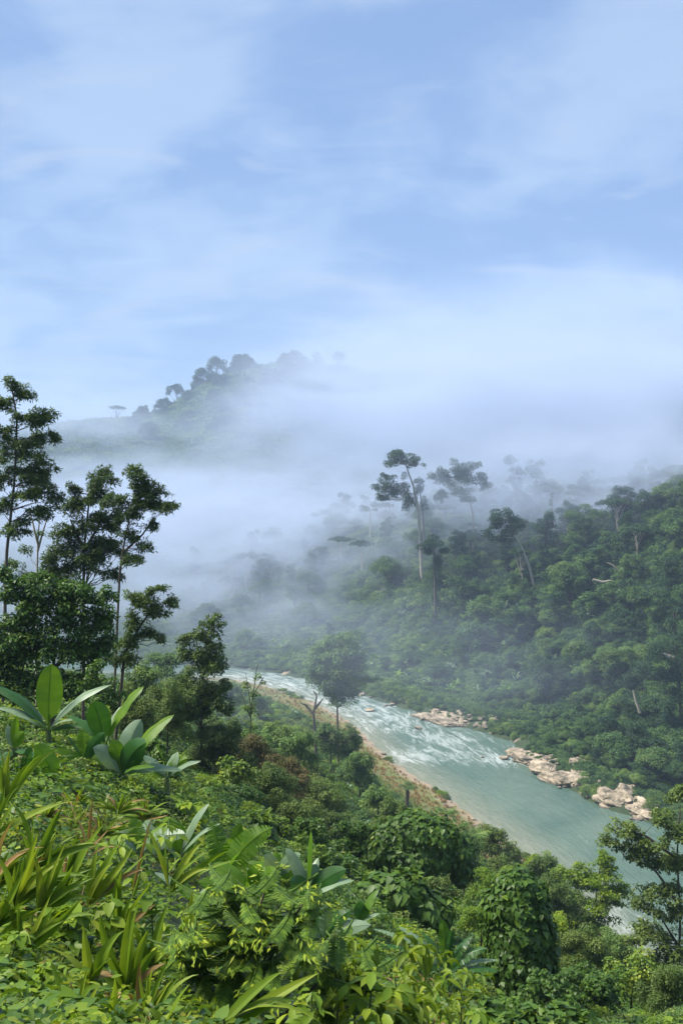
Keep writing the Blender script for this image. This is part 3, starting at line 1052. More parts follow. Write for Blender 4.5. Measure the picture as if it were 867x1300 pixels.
# --- strips: banana leaves and blades
def strip_leaf(P0, P1, width, normal, bend=(0, 0, 0), n=12, stalk=0.14, fold=0.18, wave=0.06, torn=0.0, prof='banana', tint=0.5, tipdrop=0.0):
    P0, P1 = np.asarray(P0, float), np.asarray(P1, float)
    t = np.linspace(0, 1, n + 1)
    sp = P0 + (P1 - P0) * t[:, None] + (4 * t * (1 - t))[:, None] * np.asarray(bend, float)
    L = np.linalg.norm(P1 - P0)
    sp[:, 2] -= tipdrop * L * t ** 3
    T = unit(np.gradient(sp, axis=0))
    N = unit(np.asarray(normal, float))
    Nn = unit(N - (T @ N)[:, None] * T)
    U = np.cross(T, Nn)
    if prof == 'banana':
        x = np.clip((t - stalk) / (1 - stalk), 0, 1)
        w = np.where(t < stalk, 0.05, np.maximum(np.sin(math.pi * np.clip(x, 0, 1) ** 0.8) ** 0.55, 0.02)) * width / 2
    else:
        w = np.maximum(np.sin(math.pi * np.clip(t, 0, 1) ** 0.62) ** 0.9, 0.03) * width / 2 * np.where(t < .06, .6, 1)
    acc = Acc()
    for sd in (-1, 1):
        ph = rng.uniform(0, 6)
        wz = (-fold * w + wave * w * np.sin(t * 17 + ph) + wave * w * rng.normal(size=n + 1) * .4)
        if torn > 0:
            V, F = [], []
            for i in range(n):
                k = len(V)
                gap = rng.uniform(0, torn)
                wl_ = 1 - rng.uniform(0, .12)
                for (ii, g) in ((i, 0.0), (i + 1, gap)):
                    pi = sp[ii]
                    V.append(pi)
                    back = T[ii] * (L / n) * (-g)
                    dz = rng.uniform(-.12, .05) * w[ii]
                    V.append(pi + sd * U[ii] * w[ii] * wl_ + Nn[ii] * (wz[ii] + dz) + back)
                a = (k, k + 2, k + 3, k + 1) if sd < 0 else (k, k + 1, k + 3, k + 2)
                F += [(a[0], a[1], a[2]), (a[0], a[2], a[3])]
            acc.put(np.array(V), np.array(F), np.clip(tint + rng.normal(size=n).repeat(2) * .06, 0, 1))
        else:
            mid = sp + sd * U * (w * .55)[:, None] + Nn * (wz * .35)[:, None]
            edge = sp + sd * U * w[:, None] + Nn * wz[:, None]
            V = np.concatenate([sp, mid, edge])
            F = []
            m = n + 1
            for i in range(n):
                for a, b in ((0, m), (m, 2 * m)):
                    q = (a + i, a + i + 1, b + i + 1, b + i)
                    if sd > 0:
                        q = q[::-1]
                    F += [(q[0], q[1], q[2]), (q[0], q[2], q[3])]
            acc.put(V, np.array(F), np.clip(tint + rng.normal(size=n).repeat(4) * .06, 0, 1))
    # raised midrib
    if prof == 'banana':
        rib = np.concatenate([sp + U * width * .018 + Nn * width * .012, sp - U * width * .018 + Nn * width * .012])
        F = []
        for i in range(n):
            F += [(i, i + 1, n + 2 + i), (i, n + 2 + i, n + 1 + i)]
        acc.put(rib, np.array(F), 1.0)
        V, F = tube(sp[: max(3, n // 3)], np.linspace(width * .05, width * .025, max(3, n // 3)), 5)
        acc.put(V - Nn[:max(3, n // 3)].repeat(5, 0) * width * .02, F, 0.8)
    return acc


TOCAM = lambda p: unit(np.array([0, 0, CAM_Z]) - np.asarray(p))


def banana(label, base_px, d, leafspec, group='banana plants on the near slope', stem_w=0.09, name='banana_plant', big=1.0):
    """leafspec: (tip px, tip py, width px, material, depth of tip relative to the base in metres, facing, torn)"""
    base = P(*base_px, d)
    gz = H1(base[0], base[1])
    root_z = min(gz, base[2]) - 0.1
    root = thing(name, label, 'plant', (base[0], base[1], root_z), group)
    o = np.array([base[0], base[1], root_z])
    px = d / FOC
    V, F = tube(np.array([[0, 0, -0.2], [0.02, 0, (base[2] - root_z) * .5], [0, 0, base[2] - root_z + .1]]), [stem_w * 1.3, stem_w, stem_w * .8], 8)
    a = Acc(); a.put(V, F, .3)
    add('stem', a.mesh('stem', M['stem'], True), root)
    for (tx, ty, w, mat, dy, face, torn) in leafspec:
        p0 = base - o + np.array([0, 0, .02])
        w = w * 1.15 * big
        p1 = P(base_px[0] + (tx - base_px[0]) * 1.08 * big, base_px[1] + (ty - base_px[1]) * 1.08 * big, d + dy) - o
        L = np.linalg.norm(p1 - p0)
        tocam = TOCAM(base)
        if face == 'cam':
            nrm = tocam + UP * .3
        elif face == 'up':
            nrm = UP + tocam * .25
        elif face == 'left':
            nrm = np.array([-.8, -.4, .5])
        elif face == 'right':
            nrm = np.array([.8, -.4, .5])
        else:
            nrm = np.array([0, .6, -.6])
        h = p1 - p0
        out = np.array([h[0], h[1], 0]) * .1
        bend = UP * L * .07 - out
        m = strip_leaf(p0, p1, w * px, nrm, bend, n=14 if torn == 0 else 22, torn=torn, tint=rng.uniform(.3, .75), fold=rng.uniform(.05, .3), tipdrop=.04)
        add('leaf', m.mesh('leaf', M[{'g': 'banana', 'p': 'banana_pale', 'd': 'banana_dark'}[mat]], torn == 0), root)
    return root


def blade_plant(label, base_px, d, tips, group=None, name='reed', mat='blade', wpx=6, stem=True, cat='plant', wide=1.35, grow=1.12):
    base = P(*base_px, d)
    gz = H1(base[0], base[1])
    rz_ = min(gz, base[2]) - .05
    root = thing(name, label, cat, (base[0], base[1], rz_), group)
    o = np.array([base[0], base[1], rz_]); px = d / FOC
    if stem:
        V, F = tube(np.array([[0, 0, -.1], [.01, 0, (base[2] - rz_) * .6], [0, 0, base[2] - rz_ + .06]]), [.014, .012, .008], 6)
        a = Acc(); a.put(V, F, .5); add('stem', a.mesh('stem', M['stem'], True), root)
    for tp_ in tips:
        tx, ty = base_px[0] + (tp_[0] - base_px[0]) * grow, base_px[1] + (tp_[1] - base_px[1]) * grow
        w = tp_[2] if len(tp_) > 2 else wpx
        mt = tp_[3] if len(tp_) > 3 else mat
        if mt == 'blade' and rng.random() < .07:
            mt = 'blade_dry'
        p0 = base - o + np.array([0, 0, rng.uniform(-.06, .06)])
        p1 = P(tx, ty, d + rng.uniform(-.5, .25) * d * .03) - o
        L = np.linalg.norm(p1 - p0)
        nrm = TOCAM(base) * rng.uniform(.2, 1) + UP * rng.uniform(.2, .9) + rng.normal(size=3) * .35
        m = strip_leaf(p0, p1, w * px * wide, nrm, UP * L * rng.uniform(.02, .1) + rng.normal(size=3) * L * .03, n=7, fold=-.35, wave=.05, prof='blade', tint=rng.uniform(.15, .85), tipdrop=rng.uniform(0, .12))
        add('leaf', m.mesh('leaf', M[mt], True), root)
    return root


# ------------------------------------------------------------------ the far hillside: trees one can tell apart
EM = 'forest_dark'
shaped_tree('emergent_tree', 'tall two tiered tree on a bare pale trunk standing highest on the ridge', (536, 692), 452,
            [[(536, 692), (531, 646), (525, 618), (519, 602), (515, 590)], [(531, 646), (516, 625), (500, 616)]],
            [(513, 582, 17, 7), (494, 589, 8, 4), (525, 590, 8, 7), (505, 580, 9, 5), (492, 607, 8, 4), (494, 628, 15, 9), (509, 622, 11, 11), (515, 642, 8, 14), (488, 633, 8, 5)], EM, 'bark_pale', 0.75, cover=1.9, r0=.75, extra=1, spread=(.3, 1.2), grow=(1.15, 1.6))
shaped_tree('emergent_tree', 'tree with hanging creepers half hidden behind the two tiered ridge tree', (541, 690), 470,
            [[(541, 690), (536, 650), (533, 625)]], [(533, 624, 7, 9), (534, 642, 6, 10), (530, 612, 6, 5)], EM, 'bark', 0.75, r0=.8)
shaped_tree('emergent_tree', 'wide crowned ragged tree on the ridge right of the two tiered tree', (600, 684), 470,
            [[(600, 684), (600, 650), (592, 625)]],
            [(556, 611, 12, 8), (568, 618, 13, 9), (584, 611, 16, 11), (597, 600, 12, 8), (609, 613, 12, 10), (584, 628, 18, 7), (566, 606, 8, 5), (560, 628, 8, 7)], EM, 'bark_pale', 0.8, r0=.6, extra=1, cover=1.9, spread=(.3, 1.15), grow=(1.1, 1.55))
shaped_tree('emergent_tree', 'narrow S shaped tree top rising into the fog above the ridge', (656, 672), 520,
            [[(656, 672), (655, 640), (652, 600)]], [(651, 588, 8, 6), (657, 601, 7, 7), (651, 613, 8, 7), (655, 630, 8, 10)], EM, 'bark', 0.8, r0=.6, extra=1, cover=1.8, spread=(.3, 1.15), grow=(1.1, 1.4))
shaped_tree('emergent_tree', 'faint tall tree fading into the fog right of the narrow one', (682, 672), 560,
            [[(682, 672), (681, 620), (681, 592)]], [(682, 590, 9, 6), (679, 606, 13, 8), (688, 620, 12, 8), (678, 636, 12, 11)], EM, 'bark', 0.9, r0=.6, extra=1, cover=1.8, spread=(.3, 1.15), grow=(1.1, 1.4))
shaped_tree('leaning_tree', 'round topped tree on a long leaning bare trunk in mid slope', (680, 746), 410,
            [[(680, 746), (671, 718), (662, 695), (652, 680)]], [(639, 659, 16, 9), (650, 672, 12, 8), (628, 684, 11, 7), (646, 688, 10, 6), (633, 670, 12, 8), (655, 664, 9, 6)], EM, 'bark_pale', 0.65, r0=.65, extra=1, cover=2, spread=(.3, 1.1))
shaped_tree('emergent_tree', 'slender pole like tree with a tuft of leaves and pale bare trunk', (704, 690), 480,
            [[(704, 690), (702, 660), (700, 640)]], [(700, 638, 4, 9), (699, 652, 5, 6)], EM, 'bark_pale', 0.7, r0=.6, split=2)
shaped_tree('emergent_tree', 'small flat topped tree on a thin white trunk at the left edge of the ridge', (470, 684), 540,
            [[(470, 684), (470, 662), (470, 648)]], [(470, 645, 11, 5), (463, 648, 6, 3), (478, 648, 6, 3)], EM, 'bark_pale', 0.8, r0=.6, split=3)
shaped_tree('emergent_tree', 'pale umbrella shaped tree dissolving in the fog at far left of the ridge', (414, 688), 590,
            [[(414, 688), (411, 668), (409, 655)]], [(409, 651, 15, 4), (400, 654, 8, 3), (419, 655, 8, 3)], EM, 'bark_pale', 0.9, r0=.6, split=3)
shaped_tree('creeper_covered_tree', 'dark column of creepers hanging over a dead trunk below the ridge tree', (552, 802), 415,
            [[(552, 802), (552, 745), (550, 695)]], [(550, 692, 17, 8), (540, 700, 10, 6), (564, 700, 10, 6), (553, 720, 9, 14), (552, 745, 7, 14), (552, 770, 7, 14), (552, 790, 7, 8)], EM, 'bark', 0.6, r0=.8)
shaped_tree('forest_tree', 'dome crowned tree on the misty skyline at the right', (792, 690), 440,
            [[(792, 690), (792, 660), (791, 642)]], [(792, 637, 16, 9), (780, 645, 12, 9), (804, 645, 12, 9), (792, 652, 16, 9)], EM, 'bark', 0.65, r0=.7, extra=1, cover=2.0, spread=(.3, 1.1))
shaped_tree('forest_tree', 'pale green wide crowned tree left of the skyline dome tree', (748, 705), 440,
            [[(748, 705), (748, 675), (748, 660)]], [(748, 656, 20, 8), (735, 664, 14, 9), (765, 656, 12, 8), (758, 670, 18, 10), (745, 682, 16, 9)], 'forest', 'bark', 0.65, r0=.7, extra=1, cover=2.0, spread=(.3, 1.1))
shaped_tree('forest_tree', 'rounded tree with a clear gap under its crown at the right skyline', (826, 690), 430,
            [[(826, 690), (824, 665), (823, 645)]], [(823, 640, 14, 9), (815, 648, 9, 7), (834, 650, 11, 8), (828, 634, 8, 6)], EM, 'bark', 0.6, r0=.6, extra=1, cover=2.0, spread=(.3, 1.1))
shaped_tree('forest_tree', 'dark flat crowned tree on a crooked reddish trunk near the right edge', (838, 722), 385,
            [[(838, 722), (830, 705), (826, 692), (815, 684)]], [(806, 678, 20, 7), (792, 684, 10, 6), (822, 680, 13, 6), (832, 690, 7, 8)], EM, 'bark_pale', 0.55, r0=.7, extra=1, cover=2.0, spread=(.3, 1.1))
shaped_tree('forest_tree', 'bushy green tree hung with creepers over a pale fallen limb', (758, 748), 385,
            [[(758, 748), (758, 725)]], [(758, 708, 14, 8), (746, 716, 11, 9), (770, 718, 12, 9), (758, 728, 14, 8)], 'forest', 'bark', 0.55, r0=.6, extra=1, cover=2.0, spread=(.3, 1.1))
shaped_tree('forest_tree', 'broad crowned tree above a pale straight trunk in mid slope', (728, 802), 372,
            [[(728, 802), (728, 765), (722, 742)]], [(716, 730, 18, 9), (705, 738, 12, 8), (732, 735, 13, 9), (722, 748, 17, 8)], 'forest', 'bark', 0.55, r0=.55, extra=1, cover=2.0, spread=(.3, 1.1))
shaped_tree('forest_tree', 'large bright domed tree low on the slope above the dark trunks', (795, 885), 310,
            [[(795, 885), (795, 855), (792, 840)]], [(785, 826, 18, 9), (765, 836, 16, 9), (805, 834, 18, 10), (750, 850, 14, 10), (778, 850, 20, 10), (815, 855, 16, 11), (790, 866, 22, 10), (740, 866, 11, 9)], 'forest_light', 'bark', 0.42, r0=.5, extra=1, cover=2.0, spread=(.3, 1.1))
shaped_tree('forest_tree', 'yellowing tree top standing out of the green slope', (788, 838), 330, [[(788, 838), (788, 820)]], [(788, 812, 11, 6), (780, 816, 7, 4), (796, 817, 7, 4)], 'olive', 'bark', 0.4, r0=.3)
shaped_tree('forest_tree', 'dark tall tree cut by the right edge of the picture above the pool', (866, 960), 262,
            [[(866, 960), (862, 880), (858, 820)]], [(862, 812, 20, 12), (845, 828, 15, 11), (868, 840, 16, 14), (850, 862, 17, 14), (868, 885, 16, 16), (845, 895, 15, 13), (860, 925, 17, 14)], 'forest_dark', 'bark', 0.4, r0=.5, extra=1, cover=2.0, spread=(.3, 1.1))
shaped_tree('forest_tree', 'dark bushy tree at the right edge below the skyline', (862, 790), 320,
            [[(862, 790), (862, 745)]], [(860, 715, 16, 9), (848, 726, 13, 9), (868, 730, 12, 10), (855, 742, 17, 9), (862, 760, 16, 10)], 'forest_dark', 'bark', 0.45, r0=.5, extra=1, cover=2.0, spread=(.3, 1.1))

# pale limbs lying among the trees
def fallen_limb(label, pts, d, r):
    a = Acc()
    q = np.array([P(x, y, d) for x, y in pts])
    o = q[0].copy()
    tt = np.linspace(0, len(q) - 1, 3 * len(q))
    q = np.stack([np.interp(tt, np.arange(len(q)), q[:, k]) for k in range(3)], 1)
    V, F = tube(q - o, np.linspace(r, r * .35, len(q)), 7); a.put(V, F, .5)
    ob = add('fallen_limb', a.mesh('fallen_limb', M['bark_pale'], True), None, o)
    tag(ob, label, 'branch')


fallen_limb('bare tan limb reaching out of the trees at the right edge', [(866, 838), (848, 833), (838, 828), (833, 822)], 300, .85)
fallen_limb('pale crooked limb lying under the creeper hung tree', [(752, 736), (764, 739), (776, 737), (786, 742)], 366, .55)
fallen_limb('pale bent limb above the creeper hung tree near the right skyline', [(788, 728), (778, 718), (770, 714)], 372, .5)
fallen_limb('reddish bare trunk showing in the dark trees above the grey outcrop', [(812, 905), (806, 888), (803, 876)], 268, .45)

WINDOWS = [(656, 688, 692, 748, 405), (522, 600, 542, 692, 448), (545, 690, 562, 800, 412), (720, 756, 736, 802, 368), (784, 628, 836, 660, 425), (620, 645, 668, 694, 405)]


def clear_view(p, h):
    a, b = photo_px(p), photo_px(np.asarray(p) + np.array([0, 0, h]))
    for x0, y0, x1, y1, dd in WINDOWS:
        if p[1] < dd and x0 - 8 < a[0] < x1 + 8 and b[1] < y1 and a[1] > y0:
            return False
    return True


# generic hill trees
FT = [generic_tree('forest_tree', 1, 11, 5.0, 'forest', .5), generic_tree('forest_tree', 2, 13, 5.5, 'forest', .52), generic_tree('forest_tree', 3, 9, 4.2, 'forest_light', .45),
      generic_tree('forest_tree', 4, 14, 4.0, 'forest_dark', .5, 'tall'), generic_tree('forest_tree', 5, 16, 4.2, 'forest_dark', .55, 'tall'), generic_tree('forest_tree', 6, 15, 5.5, 'forest_dark', .55, 'flat', 'bark_pale'),
      generic_tree('forest_tree', 7, 8, 4.6, 'forest_light', .45, 'bush'), generic_tree('forest_tree', 8, 10, 4.6, 'forest', .48, 'round')]
FL = ['round crowned green tree', 'large domed green tree', 'small bright leaved tree', 'slim dark spire of a tree', 'tall dark column shaped tree', 'dark flat topped pale trunked tree',
      'low spreading bright green tree', 'mid green tufted tree']


def where(u, d, bank):
    if bank < 16:
        return 'right above the rocks of the far bank'
    if d > 430:
        return 'on the misty upper slope'
    return 'on the slope at the right' if u > .2 else 'on the slope facing the river'


cnt = 0
tries = 0
while cnt < 285 and tries < 8000:
    tries += 1
    d = math.exp(random.uniform(math.log(225), math.log(640)))
    u = random.uniform(-.16, .385)
    x, y = u * d, d
    p2 = np.array([[x, y]])
    if not far_side(p2)[0] or inside(p2, POLY)[0]:
        continue
    bank = seg_dist(p2, POLY)[0]
    if bank < 7:
        continue
    # the open creeper slope at the left carries fewer and lower trees
    if u < .17 and d < 470 and random.random() < .55:
        continue
    z = H1(x, y)
    k = random.choice([0, 1, 2, 3, 6, 7, 7, 0]) if bank < 90 else random.choice([0, 1, 3, 4, 5, 7, 4])
    sc = random.uniform(.6, 1.15) if bank < 60 else random.uniform(.75, 1.4)
    if bank < 16:
        sc *= .55; k = random.choice([2, 6, 7])
    if not clear_view((x, y, z), 11 * sc):
        continue
    ft = place_generic('forest_tree', FT[k], FL[k], (x, y, z - .2), (sc, sc, sc * random.uniform(.85, 1.15)), random.uniform(0, 6.28), 'trees of the hillside across the river')
    tl = landmark_label(FL[k], (x, y, z), 9 * sc)
    ft['label'] = tl
    distinct(tl, ft, photo_px((x, y, z))[1])
    cnt += 1

def crest(px, lo=1120, hi=1650):
    """distance at which the ground under a pixel column stands highest against the sky"""
    d = np.linspace(lo, hi, 70)
    h = HT((px - 433.5) / FOC * d, d)
    k = int(((h - CAM_Z) / d).argmax())
    return d[k]


# trees of the far mountain, silhouetted against the fog
MT = [generic_tree('mountain_tree', 21, 22, 9, 'forest_dark', 1.3), generic_tree('mountain_tree', 22, 27, 8.5, 'forest_dark', 1.3), generic_tree('mountain_tree', 23, 26, 7, 'forest_dark', 1.3, 'tall'), generic_tree('mountain_tree', 24, 17, 8, 'forest_dark', 1.3, 'round'), generic_tree('mountain_tree', 25, 22, 8, 'forest_dark', 1.1, 'flat')]
MLM = [(279, 480, 'tallest many limbed crest tree'), (310, 470, 'broad crest tree'), (247, 505, 'small spiky crest tree'), (372, 482, 'dark round cloud edge tree'), (350, 531, 'dark bushy face tree'), (400, 507, 'flat crowned face tree'), (150, 527, 'lone umbrella tree')]
for px, d, k, s, lab in [(279, 1392, 1, 1.0, 'many limbed tree on the mountain shoulder, tallest of its left edge'), (262, 1388, 3, .8, 'round tree low on the mountain shoulder'), (247, 1384, 2, .7, 'small spiky tree at the left end of the mountain crest'),
                         (310, 1396, 0, 1.0, 'broad tree at the top of the clear mountain edge'), (300, 1400, 3, .9, 'rounded tree beside the broad one on the mountain edge'), (372, 1440, 1, .75, 'dark round tree fading into cloud right of the mountain edge'),
                         (350, 1330, 0, 1.1, 'dark bushy tree on the mountain face amid the fog'), (400, 1360, 4, 1.0, 'flat crowned tree on the mountain face half lost in fog'), (150, 1400, 4, .9, 'lone pale umbrella tree on the misty saddle at the left'),
                         (118, 1410, 3, .6, 'small pale tree on the saddle left of the umbrella tree'), (172, 1396, 3, .55, 'small pale bush like tree on the saddle right of the umbrella tree'), (226, 1382, 3, .6, 'low tree where the saddle meets the mountain')]:
    q = ground_at(px, crest(px) - 4 if d > 1370 else d)
    place_generic('mountain_tree', MT[k], lab, q - np.array([0, 0, .5]), s * 1.9, random.uniform(0, 6))
for k in range(80):
    px = random.uniform(165, 430); d = crest(px) - 3 if k % 3 == 0 else random.uniform(1180, 1480)
    q = ground_at(px, d)
    mt = place_generic('mountain_tree', random.choice(MT[:4]), 'dark forest tree', q - np.array([0, 0, .5]), random.uniform(.8, 1.7), random.uniform(0, 6), 'trees on the fogged mountain')
    keep_lm = LANDMARKS[:]; LANDMARKS[:] = MLM
    tl = landmark_label('dark fogged mountain tree', q); LANDMARKS[:] = keep_lm
    mt['label'] = tl
    distinct(tl, mt, photo_px(q)[1])

def shrub_proto(seed, mat, s, cover=2.4, k=6, template=T_DIAMOND, flat=.75):
    global rng
    keep = rng
    rng = np.random.default_rng(seed)
    a = Acc()
    for i in range(k):
        an = i * 2.4; f = math.sqrt((i + .3) / k)
        c = np.array([math.cos(an) * f * .62, math.sin(an) * f * .62, flat * (.62 - .4 * f * f) + rng.uniform(-.08, .12)])
        r = np.array([.46, .46, .36 * flat / .75]) * rng.uniform(.75, 1.15)
        lump(a, c, r, leaf_count(r, s, template, cover), s, template, .25)
    me = a.mesh('shrub', M[mat])
    rng = keep
    return me


SH_FAR = [proto(shrub_proto(31, 'forest', .16)), proto(shrub_proto(32, 'forest', .15)), proto(shrub_proto(33, 'forest_light', .16)), proto(shrub_proto(34, 'forest_dark', .17))]
n = 60000
d = np.exp(rng.uniform(math.log(205), math.log(1500), n)); u = rng.uniform(-.42, .42, n)
x, y = u * d, d
pts = np.stack([x, y], 1)
ok = far_side(pts) & ~inside(pts, POLY) & (seg_dist(pts, POLY) > rng.uniform(0.2, 3.0, n))
x, y, d = x[ok], y[ok], d[ok]
scl = (0.9 + .0062 * d) * rng.uniform(.6, 1.35, len(d)) * (1 + 1.2 * sstep(700, 1200, d))
bd = seg_dist(np.stack([x, y], 1), POLY)
scl *= .36 + .64 * sstep(1, 12, bd)
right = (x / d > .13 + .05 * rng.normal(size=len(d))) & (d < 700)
for nm, sel, pr in (('undergrowth', ~right, SH_FAR), ('shade_toned_undergrowth', right, [SH_FAR[0], SH_FAR[1], SH_FAR[3], SH_FAR[3]])):  # right slope: darker leaf mix puts deeper shade into the shrub colour
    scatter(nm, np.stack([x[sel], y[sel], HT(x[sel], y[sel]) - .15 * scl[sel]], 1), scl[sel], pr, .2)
# the closed canopy of the slope at the right, crowns past counting
n = 1500
d = np.exp(rng.uniform(math.log(225), math.log(600), n)); u = rng.uniform(.02, .42, n)
x, y = u * d, d
pts = np.stack([x, y], 1)
bd = seg_dist(pts, POLY)
ok = far_side(pts) & ~inside(pts, POLY) & (bd > 10) & (rng.random(n) < sstep(.04, .2, u) * .85 + .08)
x, y, bd = x[ok], y[ok], bd[ok]
zc = HT(x, y)
vis = np.array([clear_view((x[i], y[i], zc[i]), 8) for i in range(len(x))])
x, y, bd = x[vis], y[vis], bd[vis]
CROWN = [proto(FT[k][1]) for k in (0, 1, 2, 6, 7, 3, 4, 5)]
scl = np.exp(rng.normal(size=len(x)) * .38) * .58 * (.55 + .45 * sstep(8, 40, bd))
scatter('forest_canopy', np.stack([x, y, HT(x, y) - 1.0 * scl], 1), scl, CROWN, .12)

n = 9000
d = np.exp(rng.uniform(math.log(1080), math.log(1750), n)); u = rng.uniform(-.4, .4, n)
x, y = u * d, d
scl = rng.uniform(4.5, 9, n)
scatter('mountain_forest', np.stack([x, y, HT(x, y) - .1 * scl], 1), scl, [SH_FAR[3]], .15)
# scrub hanging over the far water edge between the rocks
q = resample(RB, 1500)
q = q[(q[:, 1] > 195) & (np.abs(q[:, 0]) < 190)]
q = np.repeat(q, 3, 0) + np.column_stack([rng.normal(size=3 * len(q)) * .8, rng.uniform(.4, 7, 3 * len(q))])
ppx = q[:, 0] / q[:, 1] * FOC + 433.5
bare = ((ppx > 535) & (ppx < 628)) | ((ppx > 655) & (ppx < 745)) | ((ppx > 768) & (ppx < 830))
bk = seg_dist(q, POLY)
ok = ~inside(q, POLY) & (~bare | ((bk > 4.5) & (rng.random(len(q)) < .7)))
q = q[ok]
scl = rng.uniform(.8, 2.1, len(q))
SH_BANK = [SH_FAR[0], SH_FAR[2], SH_FAR[3], proto(shrub_proto(35, 'olive', .16))]
scatter('bank_scrub', np.column_stack([q, HT(q[:, 0], q[:, 1]) - .15]), scl, SH_BANK, .2)


# ------------------------------------------------------------------ trees of the near slope
shaped_tree('tall_tree', 'tallest tree, slender with open tufted crown, at the left edge against the fog', (3, 800), 48,
            [[(3, 800), (9, 702), (14, 661), (21, 591), (22, 529), (17, 495)]],
            [(17, 491, 9, 7), (35, 505, 9, 8), (8, 512, 10, 9), (62, 533, 12, 8), (38, 534, 15, 9), (6, 550, 10, 9), (67, 558, 8, 5), (40, 560, 17, 8), (46, 585, 14, 8), (12, 578, 12, 10), (5, 612, 10, 10),
             (52, 616, 17, 8), (68, 638, 9, 8), (36, 633, 14, 8), (8, 645, 10, 9), (58, 600, 12, 6), (22, 672, 14, 8), (50, 655, 12, 7), (30, 600, 10, 6)], 'acacia', s=.2, template=T_LANCE, cover=2.6, r0=.09, split=9, droop=-.35, grow=(1.1, 1.5), shrink=.4, spread=(.3, 1.3), extra=3)
shaped_tree('acacia_tree', 'tufted tree with a thin leaning trunk leading the right side of the left tree group', (140, 782), 46,
            [[(140, 782), (152, 730), (156, 702), (166, 654), (173, 616)], [(156, 702), (180, 680), (194, 660)]],
            [(173, 609, 12, 8), (180, 622, 12, 9), (194, 633, 14, 10), (211, 649, 11, 6), (200, 646, 10, 7), (194, 668, 8, 5), (187, 695, 8, 5), (170, 716, 11, 6), (158, 654, 11, 11), (146, 643, 12, 9), (165, 680, 9, 7), (176, 640, 10, 8)],
            'acacia', s=.2, template=T_LANCE, cover=2.5, r0=.065, split=9, droop=-.35, grow=(1.1, 1.5), shrink=.4, spread=(.3, 1.3), extra=3)
shaped_tree('acacia_tree', 'dense tufted tree behind the leaning trunk, between it and the tall edge tree', (104, 790), 50,
            [[(104, 790), (107, 700), (112, 650), (116, 615)], [(107, 700), (90, 660)], [(107, 700), (135, 650)]],
            [(131, 612, 14, 9), (118, 630, 15, 10), (97, 626, 7, 8), (97, 654, 12, 10), (121, 672, 18, 11), (86, 681, 14, 10), (138, 702, 15, 10), (114, 723, 18, 11), (76, 702, 14, 10), (86, 733, 18, 9), (138, 660, 13, 10), (110, 700, 16, 10), (66, 725, 12, 10), (140, 735, 10, 8)],
            'acacia', s=.2, template=T_LANCE, cover=2.6, r0=.085, split=9, droop=-.35, grow=(1.1, 1.5), shrink=.4, spread=(.3, 1.3), extra=3)
shaped_tree('bare_stemmed_tree', 'thin sparse leaved tree between the tall edge tree and the dense tufted one', (45, 775), 52,
            [[(45, 775), (48, 700), (52, 640)], [(48, 700), (62, 650)], [(49, 690), (38, 645)]],
            [(30, 700, 10, 8), (55, 680, 8, 6), (18, 720, 14, 9), (60, 745, 12, 8), (35, 735, 14, 9), (8, 735, 12, 10)], 'acacia', 'bark_pale', s=.18, template=T_LANCE, cover=1.6, r0=.07)
shaped_tree('acacia_tree', 'low tufted tree leaning out to the right under the leaning trunk tree', (143, 872), 40,
            [[(143, 872), (158, 830), (178, 795), (195, 770)]],
            [(173, 761, 13, 8), (197, 750, 11, 7), (214, 768, 9, 6), (194, 782, 13, 9), (173, 792, 13, 8), (204, 813, 7, 4), (166, 820, 13, 9), (152, 841, 15, 9), (186, 765, 12, 7), (182, 808, 10, 7)],
            'acacia', s=.17, template=T_LANCE, cover=2.5, r0=.08, split=9, droop=-.3, grow=(1.1, 1.5), shrink=.4, spread=(.3, 1.1), extra=2)
shaped_tree('glossy_tree', 'dense dark glossy leaved tree filling the left edge behind the banana plants', (66, 900), 37,
            [[(66, 900), (68, 840), (72, 790)], [(68, 850), (115, 800)]],
            [(100, 752, 22, 12), (60, 748, 22, 12), (20, 760, 18, 12), (135, 768, 13, 11), (4, 735, 10, 10), (69, 763, 18, 10), (42, 778, 18, 11), (90, 772, 18, 10), (20, 800, 20, 14), (62, 800, 25, 16), (114, 789, 16, 11), (134, 794, 9, 12), (121, 820, 16, 14), (35, 834, 30, 18), (138, 816, 11, 12), (90, 838, 25, 16), (8, 850, 20, 20), (60, 868, 28, 16), (20, 880, 24, 14), (105, 868, 22, 14)],
            'dense', s=.15, template=T_OVAL, cover=2.2, r0=.09, extra=3, grow=(1.35, 1.6))
shaped_tree('vine_draped_tree', 'dark mound of small leaved vines hanging below the dense glossy tree', (128, 925), 35,
            [[(128, 925), (125, 870)]], [(125, 852, 16, 12), (140, 866, 15, 13), (112, 872, 14, 14), (146, 888, 14, 14), (128, 892, 16, 16), (158, 905, 12, 12)], 'vine', s=.1, template=T_HEART, cover=2.6, r0=.08, split=4, leafpart='vine_cover', limbs=False, droop=.8)
shaped_tree('small_tree', 'slim upright tree with ragged crown standing left of the river bend', (256, 955), 62,
            [[(256, 955), (256, 880), (262, 830), (272, 795)], [(258, 860), (240, 820)]],
            [(273, 793, 9, 7), (260, 808, 12, 8), (236, 813, 8, 6), (243, 834, 13, 10), (268, 832, 13, 10), (256, 854, 17, 11), (278, 874, 11, 9), (242, 878, 16, 11), (264, 892, 15, 11), (250, 912, 18, 12), (286, 905, 8, 7), (232, 905, 10, 9)],
            'olive', s=.19, template=T_DIAMOND, cover=2.4, r0=.09, split=8, shrink=.4, spread=(.3, 1.15), grow=(1.25, 1.6), extra=3)
